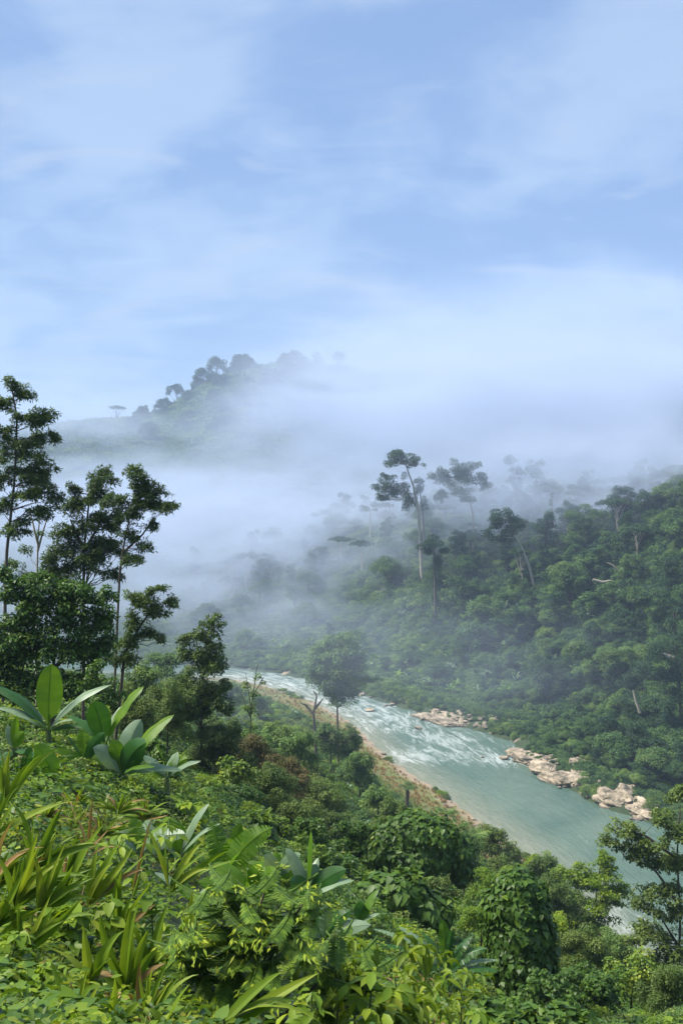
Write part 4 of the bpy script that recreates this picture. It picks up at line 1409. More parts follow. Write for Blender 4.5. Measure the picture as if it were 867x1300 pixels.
shaped_tree('bare_tree', 'spindly half bare sapling wrapped in creepers in front of the upstream river', (317, 962), 78,
            [[(317, 962), (319, 900), (326, 850), (328, 842)], [(319, 900), (312, 855)], [(320, 885), (336, 858)], [(319, 912), (306, 880)]],
            [(320, 905, 8, 9), (317, 930, 10, 11), (322, 884, 6, 7), (316, 948, 12, 10), (327, 862, 5, 6), (312, 872, 5, 6), (334, 868, 4, 4), (310, 900, 6, 6)], 'vine', s=.2, cover=1.5, r0=.05, split=6)
shaped_tree('riverside_tree', 'rounded hazy tree standing alone in front of the upstream rapids', (430, 935), 190,
            [[(430, 935), (428, 890), (426, 850)]],
            [(434, 819, 18, 9), (413, 828, 16, 11), (424, 838, 20, 11), (448, 840, 14, 11), (425, 858, 20, 11), (446, 858, 14, 10), (405, 848, 12, 10), (471, 864, 9, 4), (439, 889, 15, 8), (412, 884, 11, 8), (425, 876, 14, 8), (430, 845, 22, 14), (428, 868, 20, 12), (430, 832, 20, 12), (445, 874, 12, 9), (410, 866, 14, 10)],
            'forest_light', s=.42, cover=1.8, r0=.25, extra=2, spread=(.3, 1.15))
shaped_tree('bare_tree', 'grey bare crooked tree beside the hazy riverside tree', (402, 926), 185,
            [[(402, 926), (398, 905), (402, 885), (398, 878)], [(399, 908), (388, 896), (382, 893)], [(400, 900), (410, 888)]], [(402, 920, 5, 4)], 'forest', 'bark', s=.4, cover=1.2, r0=.3, split=2)
shaped_tree('riverside_tree', 'dark leafy tree at the foot of the hazy riverside tree', (420, 985), 165,
            [[(420, 985), (420, 940)]], [(418, 925, 13, 9), (408, 936, 12, 9), (428, 938, 14, 10), (418, 952, 17, 11), (446, 930, 10, 8), (440, 950, 14, 10), (450, 942, 10, 9)], 'forest', s=.36, cover=2.6, r0=.2)
shaped_tree('creeper_column', 'narrow green column of creepers right of centre above the palms', (424, 1010), 140, [[(424, 1010), (424, 970)]], [(424, 975, 7, 9), (424, 990, 9, 10), (424, 1003, 10, 8)], 'vine', s=.3, cover=2.6, r0=.1, split=3)

# right hand trees in front of the water
shaped_tree('feathery_tree', 'yellow green layered tree in front of the pool left of the right edge trees', (752, 1212), 84,
            [[(752, 1212), (754, 1170), (757, 1130), (763, 1095)], [(754, 1180), (738, 1140), (728, 1115)], [(754, 1165), (775, 1130)], [(740, 1210), (742, 1160)]],
            [(763, 1087, 9, 6), (717, 1109, 13, 6), (739, 1114, 15, 8), (769, 1112, 15, 8), (739, 1128, 19, 7), (769, 1133, 17, 8), (748, 1150, 19, 8), (788, 1138, 11, 7), (723, 1166, 15, 10), (760, 1168, 17, 9), (712, 1146, 10, 7), (740, 1185, 18, 9), (775, 1150, 12, 6), (730, 1192, 14, 8), (765, 1100, 10, 6)],
            'fresh', s=.24, template=T_DIAMOND, cover=2.2, r0=.12, split=8, shrink=.4, spread=(.3, 1.15), grow=(1.2, 1.5), extra=2)
shaped_tree('feathery_tree', 'tall dark layered tree at the right edge leaning over the pool', (858, 1290), 58,
            [[(858, 1290), (860, 1220), (862, 1150), (858, 1090), (862, 1030)], [(862, 1150), (835, 1110), (812, 1085)], [(860, 1200), (838, 1165)], [(858, 1090), (820, 1062), (795, 1056)]],
            [(787, 1054, 15, 6), (772, 1072, 9, 7), (822, 1075, 18, 8), (804, 1064, 15, 6), (861, 1018, 14, 12), (843, 1040, 13, 9), (850, 1064, 15, 9), (812, 1092, 14, 7), (846, 1106, 19, 11), (840, 1135, 18, 12), (822, 1154, 14, 10), (862, 1160, 13, 12), (834, 1188, 22, 10),
             (855, 1209, 16, 12), (808, 1196, 14, 7), (864, 1095, 10, 10), (862, 1242, 12, 16), (838, 1225, 16, 12), (798, 1080, 10, 6)],
            'olive', s=.2, template=T_DIAMOND, cover=2.2, r0=.1, split=8, shrink=.4, spread=(.3, 1.15), grow=(1.25, 1.6), extra=2)

# shrubs and small trees of the middle slope: base pixel, distance, width, height, look, label
SHRUB = [
    (172, 958, 52, 56, 58, 'olive', 'olive bush behind the right banana plants'), (212, 972, 60, 62, 76, 'olive', 'tall olive shrub left of the slim upright tree'),
    (182, 905, 66, 50, 48, 'forest_light', 'pale layered shrub under the low tufted tree'),
    (276, 1010, 62, 74, 70, 'olive', 'dull olive bush at the foot of the slim upright tree'), (318, 1016, 66, 72, 58, 'rust', 'rusty brown bush right of the slim upright tree'),
    (356, 1030, 72, 66, 52, 'rust', 'rusty brown bush with thin crown nearest the riverside trees'), (300, 1062, 52, 74, 52, 'vine', 'dark creeper bush below the rusty bushes'),
    (248, 1064, 46, 60, 50, 'vine', 'dark creeper bush below the dull olive bush'), (364, 1078, 56, 78, 50, 'olive', 'wide olive bush below the second rusty bush'),
    (404, 1052, 84, 60, 46, 'olive', 'olive bush left of the palm group'), (378, 985, 115, 46, 42, 'forest', 'green tree crown above the rusty bushes'),
    (350, 968, 128, 46, 36, 'forest_light', 'light green bush on the terrace left of the river'), (392, 1010, 118, 36, 36, 'forest', 'mid green bush below the riverside trees'),
    (456, 1015, 140, 40, 44, 'forest', 'green bush between the creeper column and the palms'), (444, 978, 165, 30, 30, 'forest', 'bush on the terrace under the dark leafy tree'),
    (386, 1100, 46, 60, 44, 'vine', 'dark creeper covered bush left of the large vine mound'), (452, 1100, 50, 50, 40, 'vine', 'low creeper bush at the left skirt of the large vine mound'),
    (430, 1150, 38, 60, 50, 'vine', 'dark creeper bush beside the middle banana plants'), (345, 1100, 44, 58, 46, 'vine', 'creeper covered hump right of the leafy vine pillar'),
    (590, 1130, 72, 50, 56, 'forest_dark', 'grey green shrub under the lone palm'), (622, 1108, 100, 44, 44, 'olive', 'olive bush on the shore side of the lone palm'),
    (640, 1150, 78, 50, 44, 'olive', 'olive bush behind the vine covered pillar'), (690, 1140, 100, 46, 40, 'olive', 'yellowish bush between the vine pillar and the water'),
    (700, 1180, 70, 52, 50, 'olive', 'tangled bush right of the vine pillar shoulder'), (690, 1225, 48, 62, 50, 'fresh', 'light green bush right of the vine pillar'),
    (735, 1250, 46, 74, 54, 'olive', 'yellow green spreading bush below the layered tree'), (785, 1245, 62, 60, 44, 'forest', 'dark bush below the gap of water'),
    (800, 1290, 40, 84, 60, 'vine', 'dark leafy bush at the foot of the right edge tree'), (745, 1300, 30, 80, 56, 'vine', 'creeper tangle in the right foreground corner'),
    (848, 1310, 34, 60, 62, 'olive', 'tangled bush in the bottom right corner'), (700, 1305, 24, 64, 50, 'vine', 'broad leaved creeper tangle right of the vine pillar foot'),
    (620, 1160, 66, 46, 42, 'fresh', 'pale ferny bush between the two vine mounds'), (560, 1160, 56, 48, 36, 'olive', 'grassy bush below the large vine mound'),
    (480, 1040, 100, 36, 30, 'forest', 'bush behind the top of the large vine mound'), (236, 1010, 70, 40, 40, 'forest', 'green bush left of the dull olive bush'),
    (210, 1020, 38, 44, 36, 'vine', 'creeper bush just right of the banana plants'), (330, 915, 230, 30, 24, 'forest_light', 'hazy bush on the upstream terrace'), (210, 880, 150, 50, 40, 'forest', 'hazy tree below the upstream bank'),
    (290, 905, 200, 40, 30, 'forest_light', 'hazy light green bush beside the slim upright tree'), (500, 1062, 78, 40, 34, 'olive', 'olive bush left of the vine mound top'),
    (230, 940, 110, 60, 60, 'olive', 'pale olive tree behind the slim upright tree'), (340, 1050, 58, 64, 60, 'olive', 'bush between the rusty bushes and the dark creeper bush'),
    (285, 985, 80, 54, 54, 'olive', 'leafy bush touching the trunk of the slim upright tree'), (325, 985, 95, 50, 44, 'forest_light', 'light bush behind the rusty brown bushes'),
    (420, 1085, 66, 54, 40, 'olive', 'brownish bush behind the low creeper bush'), (300, 1030, 56, 50, 50, 'vine', 'dark creeper bush between the rusty and dull olive bushes'),
    (196, 1000, 42, 46, 44, 'vine', 'dark creeper hump behind the many leaved banana plant'), (270, 1085, 32, 54, 40, 'vine', 'creeper hump above the yellow green banana plant'),
    (395, 1125, 36, 50, 40, 'vine', 'creeper hump right of the short leafy vine pillar'), (360, 1145, 25, 54, 40, 'fresh', 'leafy bush before the dark pointed banana leaf'),
    (610, 1200, 36, 46, 40, 'fresh', 'grassy leafy bush left of the tall vine pillar'), (720, 1180, 78, 44, 40, 'olive', 'bush under the left boughs of the layered tree'),
    (648, 1112, 120, 32, 30, 'olive', 'bush on the sandy near shore'), (684, 1130, 115, 40, 34, 'fresh', 'pale bush on the shore right of the sandy one'),
]
for (bx, by, d, w, h, mat, lab) in SHRUB:
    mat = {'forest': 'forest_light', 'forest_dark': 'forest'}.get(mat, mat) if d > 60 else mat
    w, h = w * 1.25, h * 1.3
    hw = w / 2
    blobs = []
    k = 7
    for i in range(k):
        a = i * 2.4; f = math.sqrt((i + .4) / k)
        blobs.append((bx + math.cos(a) * f * hw * .72, by - h * (.32 + .46 * (1 - f * f) + .16 * math.sin(a)), hw * .5, h * .22))
    px = d / FOC
    s = max(.07, 2.6 * px) if mat != 'vine' else max(.09, 3.4 * px)
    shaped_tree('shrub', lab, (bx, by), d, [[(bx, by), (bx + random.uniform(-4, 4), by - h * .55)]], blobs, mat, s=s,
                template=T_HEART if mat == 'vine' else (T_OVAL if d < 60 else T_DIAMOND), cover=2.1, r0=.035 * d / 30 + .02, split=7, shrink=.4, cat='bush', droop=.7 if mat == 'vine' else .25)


# ------------------------------------------------------------------ palms
def frond_acc(P0, P1, pairs, ll, sag, lw=.1, droop=.5, tint=(.2, .8)):
    q = curve_pts(P0, P1, -sag, 9)
    a = Acc()
    L = np.linalg.norm(np.asarray(P1, float) - np.asarray(P0, float))
    V, F = tube(q, np.linspace(.018, .005, 9) * max(L, .6), 4); a.put(V, F, .4)
    tt = np.linspace(.12, 1, pairs)
    idx = tt * 8
    base = np.stack([np.interp(idx, np.arange(9), q[:, k]) for k in range(3)], 1)
    T = unit(np.stack([np.interp(idx, np.arange(9), np.gradient(q, axis=0)[:, k]) for k in range(3)], 1))
    side = unit(np.cross(T, UP))
    up = np.cross(side, T)
    for sd in (-1, 1):
        tip = side * sd + T * .55 - UP * droop + rng.normal(size=T.shape) * .12
        size = ll * (np.sin(np.clip(tt, 0, 1) * math.pi * .85 + .25)) * rng.uniform(.85, 1.15, pairs)
        V, F = leaves((T_LANCE[0] * np.array([lw / .14, 1, 1]), T_LANCE[1]), base, up + side * sd * .3, tip, size)
        a.put(V, F, rng.uniform(*tint, pairs))
    return a


def palm(label, base_px, top_px, d, r_px, n, mat='forest', group=None):
    px = d / FOC
    b = P(*base_px, d); b[2] = min(H1(b[0], b[1]), b[2])
    t = P(*top_px, d) - b
    root = thing('palm', label, 'palm', b, group)
    V, F = tube(curve_pts((0, 0, -.2), t, 0, 6, .01), np.linspace(.0065, .0045, 6) * 22 * max(px * 22, .6), 7)
    a = Acc(); a.put(V, F, .5); add('trunk', a.mesh('trunk', M['bark'], True), root)
    for i in range(n):
        an = i * 2.4 + rng.uniform(-.2, .2); e = rng.uniform(-.25, .9)
        R = r_px * px * rng.uniform(.85, 1.15)
        p1 = t + np.array([math.cos(an) * math.cos(e) * R, math.sin(an) * math.cos(e) * R, math.sin(e) * R * .8])
        add('frond', frond_acc(t, p1, 14, R * .42, .16, .09, .6).mesh('frond', M[mat]), root)


palm('lone palm standing before the sandy near shore', (600, 1120), (600, 1062), 92, 24, 13, 'forest_light')
palm('small dark palm in the yellow grass above the large vine mound', (517, 1018), (517, 1000), 175, 13, 12, 'forest')
palm('leaning palm of the group left of the yellow grass', (476, 1040), (476, 1016), 125, 18, 12, 'forest')
palm('tallest palm of the group left of the yellow grass', (462, 1030), (461, 1000), 140, 17, 12, 'forest')
palm('lowest palm of the group left of the yellow grass', (492, 1045), (490, 1026), 118, 17, 12, 'forest_light')
palm('feathery palm low beside the rusty grass', (566, 1052), (566, 1034), 120, 18, 12, 'forest_light')
palm('small palm fern at the foot of the lone palm', (636, 1140), (634, 1118), 72, 26, 12, 'fresh')


# ------------------------------------------------------------------ vine covered shapes with separate leaves
LEAF_HEART = []
for k in range(5):
    tv, tf = T_HEART
    v = tv * np.array([1, 1, random.uniform(.7, 1.6)])
    v = v + np.array([0, 0, 1]) * (rng.normal(size=(len(v), 1)) * .03)
    LEAF_HEART.append(mesh_tris('leaf', v, tf, M['vine'], np.full(len(tf), random.uniform(.1, .9)), True))


def leaf_matrix(c, N, T, s):
    N = unit(N); T = unit(T - (T @ N) * N); U = np.cross(T, N)
    return Matrix(((U[0] * s, T[0] * s, N[0] * s, c[0]), (U[1] * s, T[1] * s, N[1] * s, c[1]), (U[2] * s, T[2] * s, N[2] * s, c[2]), (0, 0, 0, 1)))


def vine_shape(label, base_px, d, lumps, s, separate=300, mat='vine', core=True, name='vine_mound', n_rest=2200, droop=1.0, trunkpx=None, protos=None):
    """foliage draped over ellipsoids (given in photograph pixels at distance d); the leaves towards the camera are separate parts"""
    base = P(*base_px, d)
    base[2] = min(base[2], H1(base[0], base[1]) + .05)
    px = d / FOC
    root = thing(name, label, 'plant', base)
    E = [(P(x, y, d) + np.array([0, dz * px, 0]) - base, np.array([rx, ry if ry else rx, rz]) * px) for (x, y, rx, ry, rz, dz) in lumps]
    if trunkpx is not None:
        tq = np.array([P(x, y, d) - base for x, y in trunkpx])
        V, F = tube(tq, np.linspace(.16, .1, len(tq)), 7); a = Acc(); a.put(V, F, .5); add('trunk', a.mesh('trunk', M['bark'], True), root)
    area = np.array([r[0] * r[2] for c, r in E]); area = area / area.sum()

    def sample(n):
        Cs, Ns = [], []
        for (c, r), w in zip(E, area):
            k = int(n * w * 2.2) + 4
            dr = rsphere(k)
            lumpy = 1 + .55 * fbm(dr[:, 0] * 2.6 + dr[:, 2] * 1.9 + 9 * w, dr[:, 1] * 2.6 - dr[:, 2] * 2.3 + 5, 2)
            q = c + dr * r * (lumpy * rng.uniform(.93, 1.08, k))[:, None]
            nn = unit(dr / r)
            keep = np.ones(k, bool)
            for (c2, r2) in E:
                if c2 is c:
                    continue
                keep &= ((((q - c2) / r2) ** 2).sum(1) > .9)
            Cs.append(q[keep]); Ns.append(nn[keep])
        C = np.vstack(Cs); N = np.vstack(Ns)
        i = rng.permutation(len(C))[:n]
        return C[i], N[i]
    C, N = sample(separate * 4)
    tocam = TOCAM(base)
    vis = (N @ tocam) > -.05
    C, N = C[vis][:separate], N[vis][:separate]
    for c, nn in zip(C, N):
        nn2 = nn + UP * .35 + rng.normal(size=3) * .3
        tt = -UP * droop + nn * .35 + rng.normal(size=3) * .4
        o = bpy.data.objects.new('leaf', random.choice(protos or LEAF_HEART))
        COL.objects.link(o)
        o.parent = root
        o.matrix_local = leaf_matrix(c + nn * .02, nn2, tt, s * rng.uniform(.5, 1.4))
    C, N = sample(n_rest)
    C = C - N * rng.uniform(.0, .22, (len(C), 1)) * min(r[0] for c, r in E)
    V, F = leaves(T_HEART, C, N + UP * .3 + rng.normal(size=C.shape) * .35, -UP * droop + N * .3 + rng.normal(size=C.shape) * .45, s * rng.uniform(.6, 1.15, len(C)))
    a = Acc(); a.put(V, F, rng.uniform(0, 1, len(C)))
    o = add('foliage', a.mesh('foliage', M[mat]), root)
    o['kind'] = 'stuff'
    # loose shoots standing off the outline
    sh = Acc()
    for k in range(26):
        c, r = E[rng.integers(len(E))]
        dr = rsphere(1)[0]; dr[2] = abs(dr[2]) * .8 + .1
        p = c + dr * r
        L = rng.uniform(.12, .34) * min(r)
        q = curve_pts(p, p + unit(dr + rng.normal(size=3) * .4 + UP * .3) * (L + s), -.1, 5)
        V, F = tube(q, [.008, .007, .006, .005, .003], 4); sh.put(V, F, .3)
        m = 7
        C = q[rng.integers(1, 5, m)]
        V, F = leaves(T_HEART, C, UP + rng.normal(size=(m, 3)) * .5, rng.normal(size=(m, 3)) * .8 + dr - UP * .4, s * rng.uniform(.4, .85, m))
        sh.put(V, F, rng.uniform(.5, 1, m))
    o = add('shoots', sh.mesh('shoots', M[mat]), root)
    o['kind'] = 'stuff'
    # hanging strands
    st = Acc()
    for k in range(40):
        c, r = E[rng.integers(len(E))]
        an = rng.uniform(math.pi, 2 * math.pi)
        p = c + np.array([math.cos(an) * r[0], math.sin(an) * r[1], -.1 * r[2]])
        L = rng.uniform(.3, .9) * r[2]
        m = int(6 + L / s * 2.2)
        q = p - UP * (np.linspace(0, 1, m) * L)[:, None] + rng.normal(size=(m, 3)) * s * .2
        out = np.array([math.cos(an), math.sin(an), .3])
        V, F = leaves(T_HEART, q, out + rng.normal(size=q.shape) * .3, -UP + rng.normal(size=q.shape) * .3, s * rng.uniform(.55, 1, m))
        st.put(V, F, rng.uniform(0, 1, m))
    o = add('hanging_strands', st.mesh('hanging_strands', M[mat]), root)
    o['kind'] = 'stuff'
    return root


vine_shape('upright pillar wholly clothed in glossy heart shaped vine leaves', (660, 1278), 28,
           [(655, 1128, 28, 26, 22, 0), (652, 1150, 38, 34, 26, 0), (658, 1180, 43, 38, 32, 0), (660, 1215, 44, 40, 36, 0), (664, 1245, 42, 38, 34, 0), (680, 1140, 14, 14, 22, 0)], .18, 300, n_rest=5600, name='vine_pillar', trunkpx=[(660, 1278), (657, 1190), (654, 1120)])
vine_shape('broad dome of dark vines draped over a tree top in front of the near shore', (530, 1128), 50,
           [(525, 1056, 40, 34, 24, 0), (500, 1066, 30, 28, 22, 0), (552, 1064, 30, 30, 24, 0), (576, 1082, 22, 22, 22, 0), (482, 1082, 24, 24, 20, 0), (530, 1082, 46, 40, 26, 0), (585, 1104, 14, 14, 20, 0), (460, 1094, 20, 22, 14, 0)], .26, 300, n_rest=4600, trunkpx=[(530, 1128), (528, 1090), (526, 1060)])
vine_shape('mound of lobed pale veined leaves in front of the broad vine dome', (505, 1196), 34,
           [(478, 1140, 34, 30, 26, 0), (510, 1132, 30, 28, 24, 0), (540, 1156, 30, 28, 24, 0), (505, 1164, 50, 40, 26, 0), (450, 1160, 24, 24, 20, 0)], .3, 300, n_rest=2600)
vine_shape('short leafy vine pillar with yellowish top standing behind the middle banana plants', (331, 1095), 36,
           [(330, 1048, 13, 13, 14, 0), (330, 1064, 18, 17, 18, 0), (332, 1082, 21, 20, 18, 0)], .26, 160, n_rest=900, name='vine_pillar', trunkpx=[(331, 1095), (330, 1045)])
vine_shape('low carpet of creeper leaves spread at the foot of the tall vine pillar', (640, 1330), 17,
           [(600, 1312, 60, 50, 40, 0), (660, 1318, 60, 50, 36, 0), (720, 1322, 40, 40, 40, 0)], .17, 220, n_rest=1500, droop=.5)

# ------------------------------------------------------------------ banana plants
banana('banana plant with upright broad leaf between pale spreading ones, highest of left group', (62, 930), 30, [
    (65, 857, 25, 'g', 0, 'cam', 0), (0, 878, 14, 'd', .3, 'right', 0), (4, 901, 12, 'p', 0, 'up', 0), (126, 878, 16, 'p', .2, 'up', 0), (106, 922, 13, 'd', -.3, 'up', 0), (90, 915, 10, 'p', -.6, 'up', 0), (42, 915, 9, 'g', -.5, 'up', 0)], big=1.15)
banana('banana plant with one dark drooping leaf and one bright raised leaf', (133, 950), 29, [
    (122, 905, 21, 'd', -.5, 'cam', 0), (170, 889, 20, 'g', .1, 'left', 0), (98, 917, 10, 'd', .4, 'up', 0), (152, 907, 8, 'p', .5, 'up', 0), (104, 938, 10, 'g', 0, 'up', 0)], big=1.25)
banana('many leaved banana plant, right hand one of the left group', (155, 986), 27, [
    (204, 925, 22, 'g', .2, 'left', 0), (173, 930, 20, 'p', .4, 'cam', 0), (178, 952, 22, 'd', -.5, 'cam', 0), (146, 950, 15, 'g', -.1, 'cam', 0), (128, 957, 17, 'p', -.3, 'cam', 0), (112, 944, 11, 'g', .2, 'cam', 0), (212, 978, 15, 'p', -.2, 'up', 0), (112, 985, 14, 'g', -.6, 'up', 0), (186, 975, 12, 'g', -.8, 'up', 0), (112, 964, 10, 'p', .5, 'up', 0)], big=1.25)
banana('young banana plant with two bright upright leaves below the left group', (71, 1006), 22, [
    (52, 957, 20, 'g', -.1, 'cam', 0), (46, 968, 14, 'g', .15, 'right', 0), (82, 985, 9, 'g', -.3, 'up', 0)], big=1.2)
banana('small banana plant at the left edge with narrow upright leaves', (18, 955), 24, [
    (21, 912, 9, 'g', 0, 'cam', 0), (10, 922, 10, 'p', .1, 'cam', 0), (30, 930, 12, 'g', -.1, 'cam', 0), (0, 962, 12, 'd', -.3, 'up', 0), (46, 958, 12, 'd', -.3, 'up', 0)])
banana('banana plant with a broad yellow green backlit leaf in the centre of the lower slope', (283, 1122), 17, [
    (330, 1066, 26, 'g', .1, 'cam', .55), (272, 1062, 20, 'g', .2, 'cam', .5), (262, 1100, 14, 'p', -.2, 'up', 0), (247, 1090, 14, 'g', -.3, 'up', .4), (300, 1090, 13, 'g', -.3, 'up', .4)], big=1.25)
banana('banana plant with two upright leaves just left of the short vine pillar', (296, 1096), 20, [
    (305, 1047, 14, 'g', 0, 'cam', 0), (287, 1068, 18, 'g', -.2, 'cam', 0), (280, 1080, 12, 'p', -.2, 'up', 0)])
banana('banana plant with a dark pointed leaf aimed right, beside the dark creeper bush', (390, 1146), 19, [
    (432, 1108, 21, 'd', 0, 'cam', 0), (367, 1085, 13, 'p', .2, 'cam', 0), (394, 1066, 10, 'g', .3, 'left', 0), (400, 1103, 19, 'p', .2, 'cam', 0), (440, 1120, 14, 'p', -.1, 'up', 0), (402, 1096, 10, 'p', .4, 'up', 0), (412, 1162, 12, 'g', -.3, 'up', 0), (372, 1122, 22, 'd', -.3, 'cam', 0)], big=1.1)
banana('banana plant among creepers with pale flat leaves left of the yellow green one', (228, 1092), 18, [
    (215, 1056, 22, 'g', 0, 'cam', 0), (254, 1040, 10, 'p', .1, 'up', 0), (264, 1058, 9, 'p', -.1, 'up', 0), (200, 1066, 16, 'p', -.2, 'up', 0), (240, 1065, 16, 'g', .1, 'cam', 0), (198, 1080, 14, 'd', -.2, 'up', 0)], big=1.35)
banana('large banana plant with torn dark ribbed leaves fanning right, by the vine pillar foot', (566, 1240), 24, [
    (562, 1170, 15, 'g', .1, 'cam', .35), (574, 1182, 14, 'd', 0, 'cam', .5), (597, 1190, 15, 'd', .1, 'left', .5), (614, 1204, 15, 'd', -.1, 'left', .5), (628, 1218, 10, 'p', -.1, 'up', .5), (629, 1231, 14, 'd', -.3, 'up', .5), (548, 1286, 16, 'g', -1.0, 'cam', .3), (480, 1180, 11, 'p', .6, 'up', .5), (510, 1178, 12, 'p', .5, 'up', .4), (486, 1198, 11, 'd', .2, 'up', .4), (536, 1184, 11, 'd', .4, 'up', .5)])
banana('small banana plant with one raised leaf left of the lobed leaf mound', (456, 1176), 26, [
    (479, 1130, 14, 'g', .2, 'left', 0), (462, 1148, 18, 'd', -.3, 'cam', 0), (480, 1160, 10, 'p', -.2, 'up', 0), (440, 1168, 10, 'p', -.3, 'up', 0)])
banana('banana sapling with torn light leaf under the yellow green one', (245, 1150), 13, [
    (200, 1108, 14, 'p', .2, 'up', .4), (222, 1118, 14, 'g', -.1, 'cam', .3), (262, 1128, 12, 'p', -.1, 'up', .3)])

for (bx, by, d, n, L, W, sd, lab) in [(178, 1090, 17, 6, 60, 20, 'gp', 'banana plant with crossing pale and bright leaves left of the creeper bound one'), (318, 1150, 14, 6, 62, 22, 'gg', 'banana plant half sunk in the top of the feathery shrub'),
                                     (30, 1000, 22, 6, 46, 16, 'gd', 'leaning banana plant between the small edge one and the young one'), (212, 990, 30, 6, 44, 15, 'gp', 'banana plant on the slope edge just right of the many leaved one'),
                                     (108, 975, 27, 5, 48, 16, 'gd', 'banana plant with upright leaves between the dark drooping one and the many leaved one'), (410, 1200, 15, 6, 56, 17, 'dp', 'banana plant behind the smaller feathery shrub'),
                                     (352, 1120, 22, 5, 46, 15, 'gp', 'banana plant between the short vine pillar and the dark pointed leaf')]:
    spec = []
    for i in range(n):
        a = -1.15 + 2.3 * i / (n - 1) + random.uniform(-.15, .15)
        l = L * random.uniform(.75, 1.15)
        spec.append((bx + math.sin(a) * l, by - math.cos(a) * l * .9 - 4, W * random.uniform(.75, 1.15), sd[i % 2], random.uniform(-.4, .4), random.choice(['cam', 'cam', 'up']), random.choice([0, 0, .35])))
    banana(lab, (bx, by), d, spec)

# ------------------------------------------------------------------ reeds, gingers and blades
blade_plant('broad bladed reed tuft with a brown dried blade, centre of the left foreground', (84, 1140), 11, [(99, 1060, 8), (127, 1048, 12), (77, 1064, 7, 'blade_dry'), (119, 1088, 9), (108, 1072, 9), (132, 1082, 8), (92, 1085, 9), (70, 1100, 8), (104, 1098, 8)], stem=False)
blade_plant('dark bladed reed tuft pointing right beside the dried blade tuft', (112, 1150), 10.5, [(163, 1084, 13), (179, 1090, 10), (152, 1072, 10), (177, 1106, 7, 'blade_dry'), (140, 1096, 12), (165, 1126, 7), (150, 1110, 12), (123, 1080, 9)], stem=False)
for k, (bx, by, d, n, lab) in enumerate([(-12, 1130, 9.5, 12, 'reed clump cut by the left edge, highest of three'), (20, 1150, 9, 13, 'reed clump with long blades thrown to the right at the left edge'), (-5, 1185, 8, 11, 'reed clump low at the left edge'),
                                         (50, 1165, 9, 9, 'short reed clump right of the left edge clumps'), (-10, 1060, 12, 7, 'sparse reed clump at the left edge below the small banana plant'),
                                         (46, 1108, 10.5, 10, 'reed clump with upright blades left of the dried blade tuft'), (30, 1205, 8.0, 8, 'dark reed clump above the heart leaved herbs at the left edge'),
                                         (150, 1188, 9.2, 9, 'reed clump between the dark reed tuft and the tall ginger stalk'), (185, 1290, 6.8, 8, 'strap leaved clump at the bottom edge left of the long blade spray'),
                                         (95, 1300, 6.3, 7, 'strap leaved clump at the bottom edge between the heart leaved herbs'), (215, 1130, 12, 8, 'reed clump left of the yellow green banana plant'),
                                         (240, 1225, 8.6, 7, 'blades poking through the left side of the feathery shrub'), (10, 1020, 15, 7, 'thin reed clump under the small banana plant at the left edge')]):
    tips = []
    for i in range(n):
        a = random.uniform(-.35, 1.15)
        L = random.uniform(55, 105)
        tips.append((bx + math.sin(a) * L, by - math.cos(a) * L * .85, random.uniform(5, 9)))
    blade_plant(lab, (bx, by), d, tips, stem=False)
blade_plant('ginger stalk with three stiff bright leaves in the bottom left', (115, 1250), 7.2, [(107, 1181, 10), (154, 1186, 11), (72, 1206, 9), (140, 1215, 9), (95, 1232, 8), (60, 1240, 8), (146, 1240, 8)], name='ginger_plant')
blade_plant('tall ginger stalk with a broad vertical leaf right of the three leaved stalk', (160, 1262), 7.6, [(176, 1142, 14), (165, 1164, 14), (131, 1166, 9), (196, 1204, 11), (186, 1178, 10), (140, 1215, 10), (205, 1226, 10), (120, 1228, 9), (198, 1250, 10), (130, 1270, 9)], name='ginger_plant')
blade_plant('low ginger stalk with one bright upright leaf at the bottom edge', (140, 1304), 6.4, [(145, 1246, 9), (110, 1276, 9), (176, 1290, 9), (96, 1296, 9), (180, 1266, 9)], name='ginger_plant')
blade_plant('single blade rising from the bottom edge left of the feathery shrub', (209, 1306), 6.0, [(238, 1254, 11), (190, 1282, 9)], name='ginger_plant')
blade_plant('spray of long blades pointing right at the bottom edge under the feathery shrub', (284, 1306), 6.2, [(351, 1240, 11), (392, 1239, 12), (393, 1288, 10), (345, 1272, 12), (372, 1264, 10), (318, 1270, 9)], name='ginger_plant')
blade_plant('ginger stalk behind the tall one half hid in leaves', (190, 1230), 9, [(205, 1165, 9), (224, 1190, 10), (170, 1180, 9), (228, 1212, 9), (212, 1150, 8)], name='ginger_plant')
blade_plant('dry brown seed stalk of a reed behind the dried blade tuft', (112, 1085), 14, [(118, 1012, 3, 'blade_dry'), (100, 1040, 3, 'blade_dry'), (128, 1036, 3, 'blade_dry'), (136, 1052, 3, 'blade_dry'), (96, 1056, 3, 'blade_dry'), (150, 1072, 4, 'blade_dry')], mat='blade_dry', stem=False)
blade_plant('thin tan creeper stem rising right of the dark reed tuft', (168, 1140), 12, [(192, 1040, 3, 'blade_dry'), (176, 1110, 4, 'blade'), (186, 1085, 3, 'blade')], mat='blade_dry', stem=False)
